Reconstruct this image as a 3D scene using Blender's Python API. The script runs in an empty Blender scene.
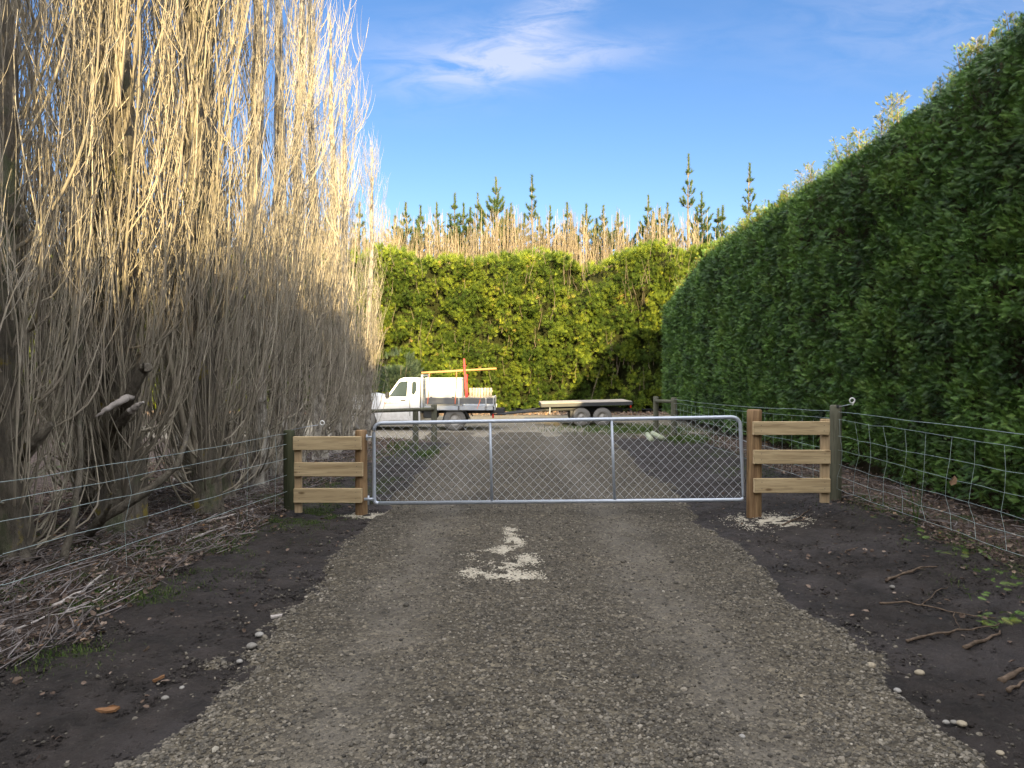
import bpy, math, random
import numpy as np
from mathutils import Vector, Matrix
PI = math.pi
R = math.radians
S = bpy.context.scene
COL = S.collection

# ------------------------------------------------------------------ camera
CAM_H, FPX, HOR = 1.70, 710.0, 374.0
cam = bpy.data.cameras.new('camera')
camo = bpy.data.objects.new('camera', cam); COL.objects.link(camo)
cam.sensor_width = 36.0; cam.lens = 36.0*FPX/1024.0
cam.clip_start = 0.05; cam.clip_end = 3000
camo.location = (0, 0, CAM_H)
camo.rotation_euler = (R(90) - math.atan((384.0-HOR)/FPX), 0, 0)
S.camera = camo

# ------------------------------------------------------------------ light
AZ, EL = R(9.0), R(14.0)        # the sun stands behind the camera, a little to the right
L = Vector((-math.sin(AZ)*math.cos(EL), math.cos(AZ)*math.cos(EL), -math.sin(EL)))
sun = bpy.data.lights.new('sun', 'SUN')
sun.energy = 4.1; sun.angle = R(0.5); sun.color = (1.0, 0.765, 0.39)
suno = bpy.data.objects.new('sun', sun); COL.objects.link(suno)
suno.rotation_euler = L.to_track_quat('-Z', 'Y').to_euler()
suno.location = (3, -20, 20)
S.view_settings.view_transform = 'Standard'
S.view_settings.look = 'None'
S.view_settings.gamma = 1.0
S.view_settings.use_curve_mapping = False
S.view_settings.exposure = 1.97

W = bpy.data.worlds.new('World'); S.world = W; W.use_nodes = True
nt = W.node_tree; nt.nodes.clear()
def wn(t, **k):
    n = nt.nodes.new(t)
    for a, b in k.items(): setattr(n, a, b)
    return n
def wm(op, a, b=None, c=None, clamp=False):
    n = wn('ShaderNodeMath', operation=op, use_clamp=clamp)
    for i, v in enumerate((a, b, c)):
        if v is None: continue
        if isinstance(v, (int, float)): n.inputs[i].default_value = v
        else: nt.links.new(v, n.inputs[i])
    return n.outputs[0]
sky = wn('ShaderNodeTexSky', sky_type='NISHITA', sun_disc=False, sun_elevation=EL,
         sun_rotation=R(180)-AZ, altitude=0, air_density=1.0, dust_density=0.3, ozone_density=2.2)
tc = wn('ShaderNodeTexCoord')
sep = wn('ShaderNodeSeparateXYZ'); nt.links.new(tc.outputs['Generated'], sep.inputs[0])
yy = wm('MAXIMUM', sep.outputs[1], 0.05)
U = wm('DIVIDE', sep.outputs[0], yy); V = wm('DIVIDE', sep.outputs[2], yy)
front = wm('GREATER_THAN', sep.outputs[1], 0.05)
def streak(u0, v0, ang, lu, lv):     # soft elongated patch of cirrus in the direction (u0, v0)
    du = wm('SUBTRACT', U, u0); dv = wm('SUBTRACT', V, v0)
    ca, sa = math.cos(ang), math.sin(ang)
    p = wm('ADD', wm('MULTIPLY', du, ca), wm('MULTIPLY', dv, sa))
    q = wm('SUBTRACT', wm('MULTIPLY', dv, ca), wm('MULTIPLY', du, sa))
    r2 = wm('ADD', wm('POWER', wm('ABSOLUTE', wm('DIVIDE', p, lu)), 2.0), wm('POWER', wm('ABSOLUTE', wm('DIVIDE', q, lv)), 2.0))
    return wm('POWER', 2.718, wm('MULTIPLY', r2, -1.0))
cmb = wn('ShaderNodeCombineXYZ')
nt.links.new(U, cmb.inputs[0]); nt.links.new(V, cmb.inputs[1])
mp = wn('ShaderNodeMapping'); mp.inputs['Rotation'].default_value = (0, 0, -0.45); mp.inputs['Scale'].default_value = (3.2, 11, 1)
nt.links.new(cmb.outputs[0], mp.inputs[0])
nz = wn('ShaderNodeTexNoise'); nz.inputs['Scale'].default_value = 3.0; nz.inputs['Detail'].default_value = 9; nz.inputs['Roughness'].default_value = 0.62; nz.inputs['Distortion'].default_value = 0.5
nt.links.new(mp.outputs[0], nz.inputs[0])
m1 = streak(0.035, 0.440, 0.10, 0.15, 0.026)
m2 = streak(0.040, 0.495, 0.62, 0.11, 0.034)
m3 = streak(-0.10, 0.440, 0.05, 0.13, 0.055)
m4 = streak(0.60, 0.50, 0.1, 0.24, 0.08)
mm = wm('ADD', wm('MULTIPLY', wm('ADD', m1, m2), .85), wm('ADD', wm('MULTIPLY', m3, 0.45), wm('MULTIPLY', m4, 0.25)))
nn = wm('MULTIPLY', wm('SUBTRACT', nz.outputs[0], 0.34), 3.8, clamp=True)
mask = wm('MULTIPLY', wm('MULTIPLY', mm, nn), front, clamp=True)
mx = wn('ShaderNodeMix', data_type='RGBA')
nt.links.new(wm('MULTIPLY', mask, 0.75), mx.inputs['Factor'])
hs = wn('ShaderNodeHueSaturation'); hs.inputs['Saturation'].default_value = 1.22; hs.inputs['Value'].default_value = 0.385
nt.links.new(sky.outputs[0], hs.inputs['Color'])
tint = wn('ShaderNodeMix', data_type='RGBA', blend_type='MULTIPLY'); tint.inputs['Factor'].default_value = 1; tint.inputs['B'].default_value = (1.10, .93, 1.02, 1)
nt.links.new(hs.outputs[0], tint.inputs['A']); nt.links.new(tint.outputs['Result'], mx.inputs['A'])
mx.inputs['B'].default_value = (1.35, 1.45, 1.85, 1)
bg = wn('ShaderNodeBackground'); bg.inputs['Strength'].default_value = 0.15
# unseen bright cloud cover added overhead and behind the camera as fill light
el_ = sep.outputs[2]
fill_veil = wm('MULTIPLY', wm('SUBTRACT', wm('MAXIMUM', wm('MULTIPLY', sep.outputs[1], -1.3), wm('ADD', wm('MULTIPLY', el_, 1.0), wm('MULTIPLY', sep.outputs[1], -.62))), 0.16), 1.7, clamp=True)
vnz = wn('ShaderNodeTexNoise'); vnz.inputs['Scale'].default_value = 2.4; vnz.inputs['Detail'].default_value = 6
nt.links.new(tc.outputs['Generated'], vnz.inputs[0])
fill_veil = wm('MULTIPLY', fill_veil, wm('ADD', wm('MULTIPLY', vnz.outputs[0], .6), .6), clamp=True)
mv = wn('ShaderNodeMix', data_type='RGBA'); nt.links.new(fill_veil, mv.inputs['Factor']); nt.links.new(mx.outputs['Result'], mv.inputs['A'])
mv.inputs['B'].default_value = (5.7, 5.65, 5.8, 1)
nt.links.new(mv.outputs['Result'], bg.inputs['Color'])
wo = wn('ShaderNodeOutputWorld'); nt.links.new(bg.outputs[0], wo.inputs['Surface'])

# ------------------------------------------------------------------ helpers
rng = np.random.default_rng(7)
def tag(o, label=None, cat=None, group=None, kind=None):
    if label: o['label'] = label
    if cat: o['category'] = cat
    if group: o['group'] = group
    if kind: o['kind'] = kind
    return o
def empty(name, loc=(0, 0, 0), rz=0):
    o = bpy.data.objects.new(name, None); COL.objects.link(o)
    o.location = loc; o.rotation_euler = (0, 0, rz); o.empty_display_size = .2
    return o
def hash2(ix, iy, seed):
    h = (ix.astype(np.int64)*374761393 + iy.astype(np.int64)*668265263 + seed*1442695041) & 0xffffffff
    h = ((h ^ (h >> 13))*1274126177) & 0xffffffff
    h = (h ^ (h >> 16)) & 0xffffffff
    return h/4294967295.0
def vn(x, y, seed=0):                # value noise 0..1
    x = np.asarray(x, float); y = np.asarray(y, float)
    ix = np.floor(x); iy = np.floor(y); fx = x-ix; fy = y-iy
    fx = fx*fx*(3-2*fx); fy = fy*fy*(3-2*fy)
    a = hash2(ix, iy, seed); b = hash2(ix+1, iy, seed); c = hash2(ix, iy+1, seed); d = hash2(ix+1, iy+1, seed)
    return (a*(1-fx)+b*fx)*(1-fy)+(c*(1-fx)+d*fx)*fy
def fbm(x, y, seed=0, o=4):
    t = 0; a = 1; s = 0
    for i in range(o):
        t = t+a*vn(np.asarray(x)*2**i, np.asarray(y)*2**i, seed+i*17); s += a; a *= .5
    return t/s
def sm(t):
    t = np.clip(t, 0, 1); return t*t*(3-2*t)

class MB:
    """collects vertices / quads / tris and links them as one mesh object"""
    def __init__(s): s.v = []; s.q = []; s.t = []; s.r = []; s.n = 0; s.poly = []
    def add(s, v, q=None, t=None, r=0.5):
        v = np.asarray(v, float).reshape(-1, 3)
        if q is not None and len(q): s.q.append(np.asarray(q, int).reshape(-1, 4)+s.n)
        if t is not None and len(t): s.t.append(np.asarray(t, int).reshape(-1, 3)+s.n)
        s.v.append(v); s.r.append(np.broadcast_to(np.asarray(r, float), (len(v),)).copy()); s.n += len(v)
    def ngon(s, v, polys, r=.5):
        for p in polys: s.poly.append([i+s.n for i in p])
        s.add(v, r=r)
    def box(s, c, d, rot=None, r=.5, bev=0.0):
        x, y, z = [k/2 for k in d]
        if bev <= 0:
            v = np.array([(a*x, b*y, e*z) for a in (-1, 1) for b in (-1, 1) for e in (-1, 1)])
            q = [(0, 1, 3, 2), (4, 6, 7, 5), (0, 4, 5, 1), (2, 3, 7, 6), (0, 2, 6, 4), (1, 5, 7, 3)]
            f = None
        else:
            b = min(bev, x*.45, y*.45, z*.45)
            v = []; idx = {}
            for a in (-1, 1):
                for bb in (-1, 1):
                    for e in (-1, 1):
                        for k, (dx, dy, dz) in enumerate(((0, b, b), (b, 0, b), (b, b, 0))):
                            idx[(a, bb, e, k)] = len(v)
                            v.append((a*(x-dx), bb*(y-dy), e*(z-dz)))
            q = []; t = []
            def I(a, bb, e, k): return idx[(a, bb, e, k)]
            for a in (-1, 1):
                q.append([I(a, -1, -1, 0), I(a, 1, -1, 0), I(a, 1, 1, 0), I(a, -1, 1, 0)])
                q.append([I(-1, a, -1, 1), I(1, a, -1, 1), I(1, a, 1, 1), I(-1, a, 1, 1)])
                q.append([I(-1, -1, a, 2), I(1, -1, a, 2), I(1, 1, a, 2), I(-1, 1, a, 2)])
                for c_ in (-1, 1):
                    q.append([I(a, c_, -1, 0), I(a, c_, 1, 0), I(a, c_, 1, 1), I(a, c_, -1, 1)])
                    q.append([I(a, -1, c_, 0), I(a, 1, c_, 0), I(a, 1, c_, 2), I(a, -1, c_, 2)])
                    q.append([I(-1, a, c_, 1), I(1, a, c_, 1), I(1, a, c_, 2), I(-1, a, c_, 2)])
            for a in (-1, 1):
                for bb in (-1, 1):
                    for e in (-1, 1): t.append([I(a, bb, e, 0), I(a, bb, e, 1), I(a, bb, e, 2)])
            v = np.array(v); f = t
        if rot is not None: v = v @ np.array(rot).T
        s.add(v+np.array(c), q, f, r)
    def tube(s, pts, rad, n=8, r=.5, cap=True):
        P = np.array(pts, float)[None]; K = P.shape[1]
        rr = np.broadcast_to(np.asarray(rad, float), (K,))[None]
        v, q = tubes(P, rr, n); base = v
        t = []
        if cap:
            v = np.vstack([v, P[0, 0], P[0, -1]]); a = len(v)-2
            for i in range(n):
                t.append((a, (i+1) % n, i)); t.append((a+1, (K-1)*n+i, (K-1)*n+(i+1) % n))
        s.add(v, q, t, r)
    def lathe(s, prof, c=(0, 0, 0), axis='z', n=24, r=.5):
        prof = np.array(prof, float); a = np.arange(n)*2*PI/n; K = len(prof)
        v = np.stack([prof[:, None, 0]*np.cos(a), prof[:, None, 0]*np.sin(a), np.repeat(prof[:, 1:2], n, 1)], -1).reshape(-1, 3)
        if axis == 'y': v = v[:, [0, 2, 1]]
        if axis == 'x': v = v[:, [2, 1, 0]]
        i = np.arange(K-1)[:, None]*n; j = np.arange(n)[None]; j2 = (j+1) % n
        q = np.stack([i+j, i+j2, i+n+j2, i+n+j], -1).reshape(-1, 4)
        s.add(v+np.array(c), q, None, r)
    def prism(s, pts, y0, y1, axis='y', r=.5):
        n = len(pts)
        def V3(p, d): return (p[0], d, p[1]) if axis == 'y' else (d, p[0], p[1]) if axis == 'x' else (p[0], p[1], d)
        v = [V3(p, y0) for p in pts]+[V3(p, y1) for p in pts]
        polys = [list(range(n)), list(range(2*n-1, n-1, -1))]+[[i, i+n, (i+1) % n+n, (i+1) % n] for i in range(n)]
        s.ngon(np.array(v), polys, r)
    def mesh(s, name, mat, smooth=False):
        me = bpy.data.meshes.new(name)
        v = np.vstack(s.v); nq = sum(len(a) for a in s.q); ntr = sum(len(a) for a in s.t)
        npoly = nq+ntr+len(s.poly)
        li = []; 
        if nq: li.append(np.vstack(s.q).ravel())
        if ntr: li.append(np.vstack(s.t).ravel())
        if s.poly: li.append(np.array([i for p in s.poly for i in p]))
        li = np.concatenate(li)
        tot = np.concatenate([np.full(nq, 4), np.full(ntr, 3), np.array([len(p) for p in s.poly], int)]).astype(np.int32)
        st = np.concatenate([[0], np.cumsum(tot)[:-1]]).astype(np.int32)
        me.vertices.add(len(v)); me.vertices.foreach_set('co', v.astype(np.float32).ravel())
        me.loops.add(len(li)); me.loops.foreach_set('vertex_index', li.astype(np.int32))
        me.polygons.add(npoly); me.polygons.foreach_set('loop_start', st)
        me.polygons.foreach_set('loop_total', tot)
        me.polygons.foreach_set('use_smooth', np.full(npoly, smooth))
        me.update(calc_edges=True)
        at = me.attributes.new('rnd', 'FLOAT', 'POINT')
        at.data.foreach_set('value', np.concatenate(s.r).astype(np.float32))
        me.materials.append(mat)
        if s.poly or nq < 3000:
            me.validate()
            if ntr+nq+len(s.poly) < 20000 and not smooth or s.poly:
                import bmesh
                b = bmesh.new(); b.from_mesh(me); bmesh.ops.recalc_face_normals(b, faces=b.faces); b.to_mesh(me); b.free()
        return me
    def build(s, name, mat, parent=None, smooth=False):
        me = s.mesh(name, mat, smooth)
        o = bpy.data.objects.new(name, me); COL.objects.link(o)
        if parent: o.parent = parent
        return o

def tubes(P, Rr, n=4):
    """many tubes at once: P (N,K,3), Rr (N,K) -> verts, quads"""
    N, K, _ = P.shape
    T = np.gradient(P, axis=1); T /= np.linalg.norm(T, axis=2, keepdims=True)+1e-9
    m = T.mean(1, keepdims=True)
    ref = np.where(np.abs(m[..., 2:3]) > .8*np.linalg.norm(m, axis=2, keepdims=True), np.array([1., 0, 0]), np.array([0, 0, 1.]))
    A = np.cross(T, ref); A /= np.linalg.norm(A, axis=2, keepdims=True)+1e-9
    B = np.cross(T, A)
    a = np.arange(n)*2*PI/n
    v = P[:, :, None]+Rr[:, :, None, None]*(A[:, :, None]*np.cos(a)[:, None]+B[:, :, None]*np.sin(a)[:, None])
    base = (np.arange(N)*K*n)[:, None, None]+(np.arange(K-1)*n)[None, :, None]
    j = np.arange(n)[None, None]; j2 = (j+1) % n
    q = np.stack([base+j, base+j2, base+n+j2, base+n+j], -1).reshape(-1, 4)
    return v.reshape(-1, 3), q
def inst(tv, tt, pos, D, N, sc):
    """place the template tv (x side, y along D, z along N) at many points"""
    D = D/(np.linalg.norm(D, axis=1, keepdims=True)+1e-9)
    X = np.cross(D, N); X /= np.linalg.norm(X, axis=1, keepdims=True)+1e-9
    Z = np.cross(X, D)
    sc = np.broadcast_to(np.asarray(sc, float), (len(pos),))[:, None, None]
    v = pos[:, None]+sc*(tv[None, :, 0:1]*X[:, None]+tv[None, :, 1:2]*D[:, None]+tv[None, :, 2:3]*Z[:, None])
    k = tt.shape[1]
    f = (tt[None]+(np.arange(len(pos))*len(tv))[:, None, None]).reshape(-1, k)
    return v.reshape(-1, 3), f

# materials ---------------------------------------------------------
class M:
    def __init__(s, name, rough=.8, spec=.3, metal=0.0):
        s.m = bpy.data.materials.new(name); s.m.use_nodes = True
        s.t = s.m.node_tree; s.b = s.t.nodes['Principled BSDF']
        s.b.inputs['Roughness'].default_value = rough
        s.b.inputs['Specular IOR Level'].default_value = spec
        s.b.inputs['Metallic'].default_value = metal
        s.co = None
    def n(s, t, **k):
        x = s.t.nodes.new(t)
        for a, b in k.items(): setattr(x, a, b)
        return x
    def l(s, a, b): s.t.links.new(a, b)
    def obj(s):
        if s.co is None: s.co = s.n('ShaderNodeTexCoord').outputs['Object']
        return s.co
    def map(s, scale=(1, 1, 1), rot=(0, 0, 0)):
        m = s.n('ShaderNodeMapping'); m.inputs['Scale'].default_value = scale; m.inputs['Rotation'].default_value = rot
        s.l(s.obj(), m.inputs[0]); return m.outputs[0]
    def noise(s, sc, det=4, rough=.6, vec=None, dist=0):
        x = s.n('ShaderNodeTexNoise'); x.inputs['Scale'].default_value = sc; x.inputs['Detail'].default_value = det
        x.inputs['Roughness'].default_value = rough; x.inputs['Distortion'].default_value = dist
        s.l(vec or s.obj(), x.inputs['Vector']); return x.outputs['Fac']
    def vor(s, sc, vec=None, out='Color', feature='F1', rnd=1.0):
        x = s.n('ShaderNodeTexVoronoi', feature=feature); x.inputs['Scale'].default_value = sc; x.inputs['Randomness'].default_value = rnd
        s.l(vec or s.obj(), x.inputs['Vector']); return x.outputs[out]
    def ramp(s, fac, stops, interp='LINEAR'):
        x = s.n('ShaderNodeValToRGB'); e = x.color_ramp.elements; x.color_ramp.interpolation = interp
        while len(e) < len(stops): e.new(.5)
        for el, (p, c) in zip(e, stops):
            el.position = p; el.color = (c, c, c, 1) if isinstance(c, (int, float)) else (*c, 1)
        s.l(fac, x.inputs[0]); return x.outputs[0]
    def mix(s, f, a, b, mode='MIX'):
        x = s.n('ShaderNodeMix', data_type='RGBA', blend_type=mode)
        for k, v in (('Factor', f), ('A', a), ('B', b)):
            i = x.inputs[k]
            if isinstance(v, (int, float)): i.default_value = v if k == 'Factor' else (v, v, v, 1)
            elif isinstance(v, tuple): i.default_value = (*v, 1)
            else: s.l(v, i)
        return x.outputs['Result']
    def math(s, op, a, b=None, clamp=False):
        x = s.n('ShaderNodeMath', operation=op, use_clamp=clamp)
        for i, v in enumerate((a, b)):
            if v is None: continue
            if isinstance(v, (int, float)): x.inputs[i].default_value = v
            else: s.l(v, x.inputs[i])
        return x.outputs[0]
    def attr(s, a='rnd'):
        x = s.n('ShaderNodeAttribute', attribute_name=a); return x.outputs['Fac']
    def col(s, c):
        if isinstance(c, tuple): s.b.inputs['Base Color'].default_value = (*c, 1)
        else: s.l(c, s.b.inputs['Base Color'])
        return s
    def bump(s, h, st=.5, d=.01):
        x = s.n('ShaderNodeBump'); x.inputs['Strength'].default_value = st; x.inputs['Distance'].default_value = d
        s.l(h, x.inputs['Height']); s.l(x.outputs[0], s.b.inputs['Normal']); return s
    def rough(s, r): s.l(r, s.b.inputs['Roughness']); return s
    def leafy(s, col, tr=.3):           # diffuse + light coming through thin leaves
        d = s.b; tl = s.n('ShaderNodeBsdfTranslucent'); ms = s.n('ShaderNodeMixShader'); ms.inputs[0].default_value = tr
        s.l(col, d.inputs['Base Color']); s.l(col, tl.inputs['Color'])
        s.l(d.outputs[0], ms.inputs[1]); s.l(tl.outputs[0], ms.inputs[2])
        s.l(ms.outputs[0], s.t.nodes['Material Output'].inputs['Surface']); return s
def plain(name, c, rough=.6, spec=.4, metal=0.0, var=.12, sc=6, bump=0.0):
    m = M(name, rough, spec, metal)
    f = m.noise(sc, 5)
    m.col(m.mix(m.ramp(f, [(.3, 0.0), (.7, 1.0)]), tuple(k*(1-var) for k in c), tuple(min(k*(1+var), 1) for k in c)))
    if bump: m.bump(m.noise(sc*8, 4), bump, .005)
    return m.m

# gravel
g = M('gravel', .85, .25)
v1 = g.vor(38); v2 = g.vor(85)
st1 = g.ramp(g.n('ShaderNodeSeparateColor').outputs[0] if False else v1, [(0, (.022, .020, .017)), (.35, (.06, .054, .043)), (.7, (.125, .112, .086)), (1, (.27, .245, .19))])
st2 = g.ramp(v2, [(0, (.026, .023, .019)), (.5, (.075, .067, .052)), (1, (.18, .162, .125))])
c = g.mix(g.ramp(g.noise(9, 5), [(.42, 0.0), (.6, 1.0)]), st1, st2)
big = g.ramp(g.noise(.9, 6, .65), [(.35, (.62, .60, .57)), (.65, (1.08, 1.03, .96))])
c = g.mix(1.0, c, big, 'MULTIPLY')
sepn = g.n('ShaderNodeSeparateXYZ'); g.l(g.obj(), sepn.inputs[0])
wob = g.math('MULTIPLY', g.math('SUBTRACT', g.noise(.5, 3), .5), .7)
gx = g.math('ADD', sepn.outputs[0], wob)
def band(x0, w): 
    d = g.math('DIVIDE', g.math('ABSOLUTE', g.math('SUBTRACT', gx, x0)), w)
    return g.ramp(d, [(0, 1.0), (1, 0.0)], 'EASE')
tr = g.math('MAXIMUM', band(-.85, .5), band(1.1, .5))
tr = g.math('MULTIPLY', tr, g.ramp(g.noise(3.5, 5), [(.3, 0.1), (.6, 1.0)]))
c = g.mix(g.math('MULTIPLY', tr, .42), c, (.18, .163, .138))
g.col(c)
hgt = g.math('ADD', g.math('MULTIPLY', g.vor(38, out='Distance'), -1.0), g.math('MULTIPLY', g.vor(85, out='Distance'), -.5))
g.bump(hgt, .9, .014)
GRAVEL = g.m
m = M('gravel stone', .75, .3)
m.col(m.mix(1.0, m.ramp(m.attr(), [(0, (.028, .026, .022)), (.3, (.078, .070, .057)), (.6, (.148, .132, .104)), (.85, (.22, .195, .155)), (1, (.34, .315, .26))]), m.ramp(m.noise(60, 3), [(.3, .8), (.7, 1.15)]), 'MULTIPLY'))
STONE = m.m
m = M('yard gravel', .9, .2)
c = m.mix(1.0, m.ramp(m.vor(30), [(0, (.12, .105, .082)), (.5, (.19, .168, .13)), (1, (.30, .27, .21))]), m.ramp(m.noise(.6, 6), [(.3, .75), (.7, 1.2)]), 'MULTIPLY')
m.col(c); m.bump(m.vor(30, out='Distance'), -.5 if False else .5, .012); YARD = m.m
# dark soil
m = M('dark soil', .8, .3)
f = m.noise(3.0, 8, .7); f2 = m.noise(45, 6, .7)
c = m.mix(m.ramp(f, [(.35, 0.0), (.65, 1.0)]), (.013, .0105, .009), (.042, .034, .030))
c = m.mix(m.ramp(f2, [(.60, 0.0), (.70, .7)]), c, (.11, .095, .078))
c = m.mix(m.ramp(m.noise(1.1, 5), [(.50, 0.0), (.62, .35)]), c, (.085, .075, .075))
c = m.mix(m.ramp(m.noise(150, 3), [(.69, 0.0), (.73, .9)]), c, (.32, .29, .24))
m.col(c); m.rough(m.ramp(m.noise(2.2, 4), [(.35, .55), (.6, .9)]))
m.bump(m.math('ADD', m.math('MULTIPLY', m.noise(16, 8, .75), 1.0), m.math('MULTIPLY', m.noise(80, 4), .4)), 1.0, .035)
SOIL = m.m
# leaf litter ground
m = M('litter ground', .95, .1)
c = m.ramp(m.vor(34), [(0, (.035, .027, .022)), (.4, (.075, .056, .046)), (.75, (.13, .10, .085)), (1, (.22, .18, .155))])
c = m.mix(m.ramp(m.noise(1.6, 6), [(.54, 0.0), (.66, .75)]), c, (.045, .075, .02))
m.col(c); m.bump(m.noise(40, 8, .8), .9, .03); LITTER = m.m
m = M('grass blade', .7, .2)
m.leafy(m.ramp(m.attr(), [(0, (.03, .06, .012)), (.6, (.065, .115, .022)), (1, (.14, .165, .055))]), .25); GRASS = m.m
m = M('dead leaf', .8, .2)
m.leafy(m.ramp(m.attr(), [(0, (.045, .032, .026)), (.35, (.11, .078, .058)), (.65, (.19, .14, .11)), (.85, (.29, .23, .185)), (1, (.33, .18, .07))]), .15); DEADLEAF = m.m
m = M('twig litter', .85, .2)
m.col(m.ramp(m.attr(), [(0, (.04, .032, .028)), (.5, (.105, .09, .082)), (1, (.25, .225, .22))])); TWIGM = m.m
# bark
m = M('poplar bark', .9, .15)
vec = m.map((1, 1, .25))
f = m.noise(14, 8, .7, vec)
c = m.mix(m.ramp(f, [(.3, 0.0), (.7, 1.0)]), (.07, .062, .05), (.26, .23, .18))
c = m.mix(m.ramp(m.noise(2.6, 6, .65), [(.58, 0.0), (.66, .6)]), c, (.34, .31, .26))
c = m.mix(m.ramp(m.noise(3.7, 7, .7, m.map((1, 1, .8), (1, 2, 3))), [(.60, 0.0), (.66, .75)]), c, (.30, .24, .04))
c = m.mix(m.ramp(m.noise(1.9, 6, .7, m.map((1, 1, .6), (2, 1, 0))), [(.55, 0.0), (.64, .6)]), c, (.10, .13, .06))
m.col(c); m.bump(m.noise(20, 8, .8, m.map((1, 1, .35))), 1.0, .06); BARK = m.m
m = M('pale poplar bark', .9, .15)
vec = m.map((1, 1, .6)); c = m.mix(m.ramp(m.noise(9, 8, .75, vec), [(.42, 0.0), (.58, 1.0)]), (.11, .095, .078), (.44, .41, .35))
m.col(m.mix(m.ramp(m.noise(2.5, 5), [(.5, 0.0), (.7, .5)]), c, (.30, .25, .17))); m.bump(m.noise(26, 8, .75, vec), .9, .02); PALEBARK = m.m
m = M('poplar twig', .8, .2)
c = m.ramp(m.attr(), [(0, (.11, .097, .075)), (.4, (.275, .24, .19)), (.75, (.43, .38, .30)), (1, (.54, .485, .39))])
m.col(m.mix(m.ramp(m.noise(5, 4), [(.4, 0.0), (.7, .5)]), c, (.22, .21, .14))); TWIG = m.m
m = M('pine sapling bark', .85, .2)
m.col(m.ramp(m.attr(), [(0, (.12, .095, .065)), (.5, (.23, .185, .125)), (1, (.36, .30, .21))])); STEM = m.m
m = M('dead wood', .85, .2)
m.col(m.mix(m.noise(10, 8, .7, m.map((1, 1, .15))), (.18, .15, .13), (.60, .56, .52))); m.bump(m.noise(30, 5, .6, m.map((1, 1, .1))), .5, .01); DEADWOOD = m.m
# foliage
m = M('cypress foliage', .5, .32)
c = m.ramp(m.attr(), [(0, (.016, .038, .012)), (.45, (.056, .118, .027)), (.8, (.13, .245, .045)), (.9, (.13, .19, .038)), (.95, (.20, .22, .035)), (1, (.33, .28, .045))])
m.leafy(m.mix(1.0, c, m.ramp(m.noise(1.1, 4), [(.3, .72), (.7, 1.25)]), 'MULTIPLY'), .12); CYP = m.m
m = M('pine needles', .6, .3)
c = m.ramp(m.attr(), [(0, (.04, .075, .012)), (.35, (.105, .16, .022)), (.75, (.25, .31, .035)), (.95, (.42, .45, .05)), (1, (.42, .32, .10))])
m.leafy(m.mix(1.0, c, m.ramp(m.noise(.8, 4), [(.3, .75), (.7, 1.2)]), 'MULTIPLY'), .3); PINE = m.m
m = M('dark pine needles', .6, .3)
m.leafy(m.ramp(m.attr(), [(0, (.03, .06, .022)), (.5, (.065, .115, .035)), (1, (.14, .17, .05))]), .2); DPINE = m.m
m = M('olive foliage', .6, .3)
m.leafy(m.ramp(m.attr(), [(0, (.025, .042, .022)), (.6, (.055, .085, .048)), (1, (.11, .15, .09))]), .25); OLIVE = m.m
m = M('hedge inner twigs', .95, .1)
m.col(m.mix(m.noise(5, 6, .7), (.030, .026, .014), (.075, .062, .035))); m.bump(m.noise(9, 6, .8), 1.0, .15); CORE = m.m
m = M('far hedge inner growth', .95, .1)
m.col(m.mix(m.noise(4, 6, .7), (.022, .030, .010), (.06, .065, .022))); m.bump(m.noise(6, 6, .8), 1.0, .25); FCORE = m.m
# timber
def timber(name, a, b, ax=0, knots=True, kc=(.12, .07, .03)):
    m = M(name, .75, .25)
    sc = [14, 14, 14]; sc[ax] = .9
    vec = m.map(tuple(sc))
    f = m.noise(1.6, 6, .6, vec, .6)
    c = m.mix(m.ramp(f, [(.3, 0.0), (.7, 1.0)]), a, b)
    c = m.mix(m.ramp(m.noise(4, 3, .5, vec), [(.55, 0.0), (.62, .35)]), c, tuple(k*.55 for k in a))
    if knots:
        s2 = [3.2, 3.2, 6.5]; s2[ax] = 2.6
        d = m.vor(1.0, m.map(tuple(s2)), out='Distance')
        c = m.mix(m.ramp(d, [(.06, .85), (.14, 0.0)]), c, kc)
    m.col(c); m.bump(f, .35, .006); return m.m
RAIL = timber('new sawn rail', (.34, .25, .135), (.56, .44, .26), 0)
BATTEN = timber('new batten', (.36, .26, .15), (.54, .41, .25), 2)
POSTNEW = timber('peeled gate post', (.13, .075, .038), (.36, .24, .125), 2, True, (.09, .04, .02))
POSTOLD = timber('weathered post', (.075, .078, .052), (.16, .155, .11), 2, False)
POSTMOSS = timber('mossy dark post', (.030, .036, .018), (.075, .08, .042), 2, False)
ENDGRAIN = timber('sawn end grain', (.55, .42, .24), (.68, .54, .34), 1, False)
m = M('galvanised steel', .45, .5, .35)
m.col(m.mix(m.noise(30, 5), (.34, .385, .45), (.56, .61, .68))); GALV = m.m
WIRE = plain('fence wire', (.46, .56, .55), .45, .5, .5)
MESHW = plain('chain wire', (.70, .72, .74), .5, .5, .2)
WPLAST = plain('white plastic', (.80, .80, .78), .4)
m = M('white truck paint', .28, .5)
c = m.mix(m.ramp(m.noise(3, 6), [(.35, 0.0), (.75, .5)]), (.80, .81, .81), (.60, .58, .54))
zz = m.n('ShaderNodeSeparateXYZ'); m.l(m.obj(), zz.inputs[0])
low = m.math('MULTIPLY', m.ramp(zz.outputs[2], [(.25, 1.0), (.8, 0.0)]), m.noise(12, 6))
m.col(m.mix(low, c, (.33, .29, .24))); WHITE = m.m
BOXW = plain('cream box paint', (.66, .65, .61), .4, var=.04, sc=3)
m = M('tinted glass', .06, .6); m.col((.035, .05, .052)); GLASS = m.m
BLACK = plain('black plastic', (.025, .025, .027), .6)
RUBBER = plain('dusty tyre rubber', (.20, .19, .175), .9, .2, sc=9, bump=.3)
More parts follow.
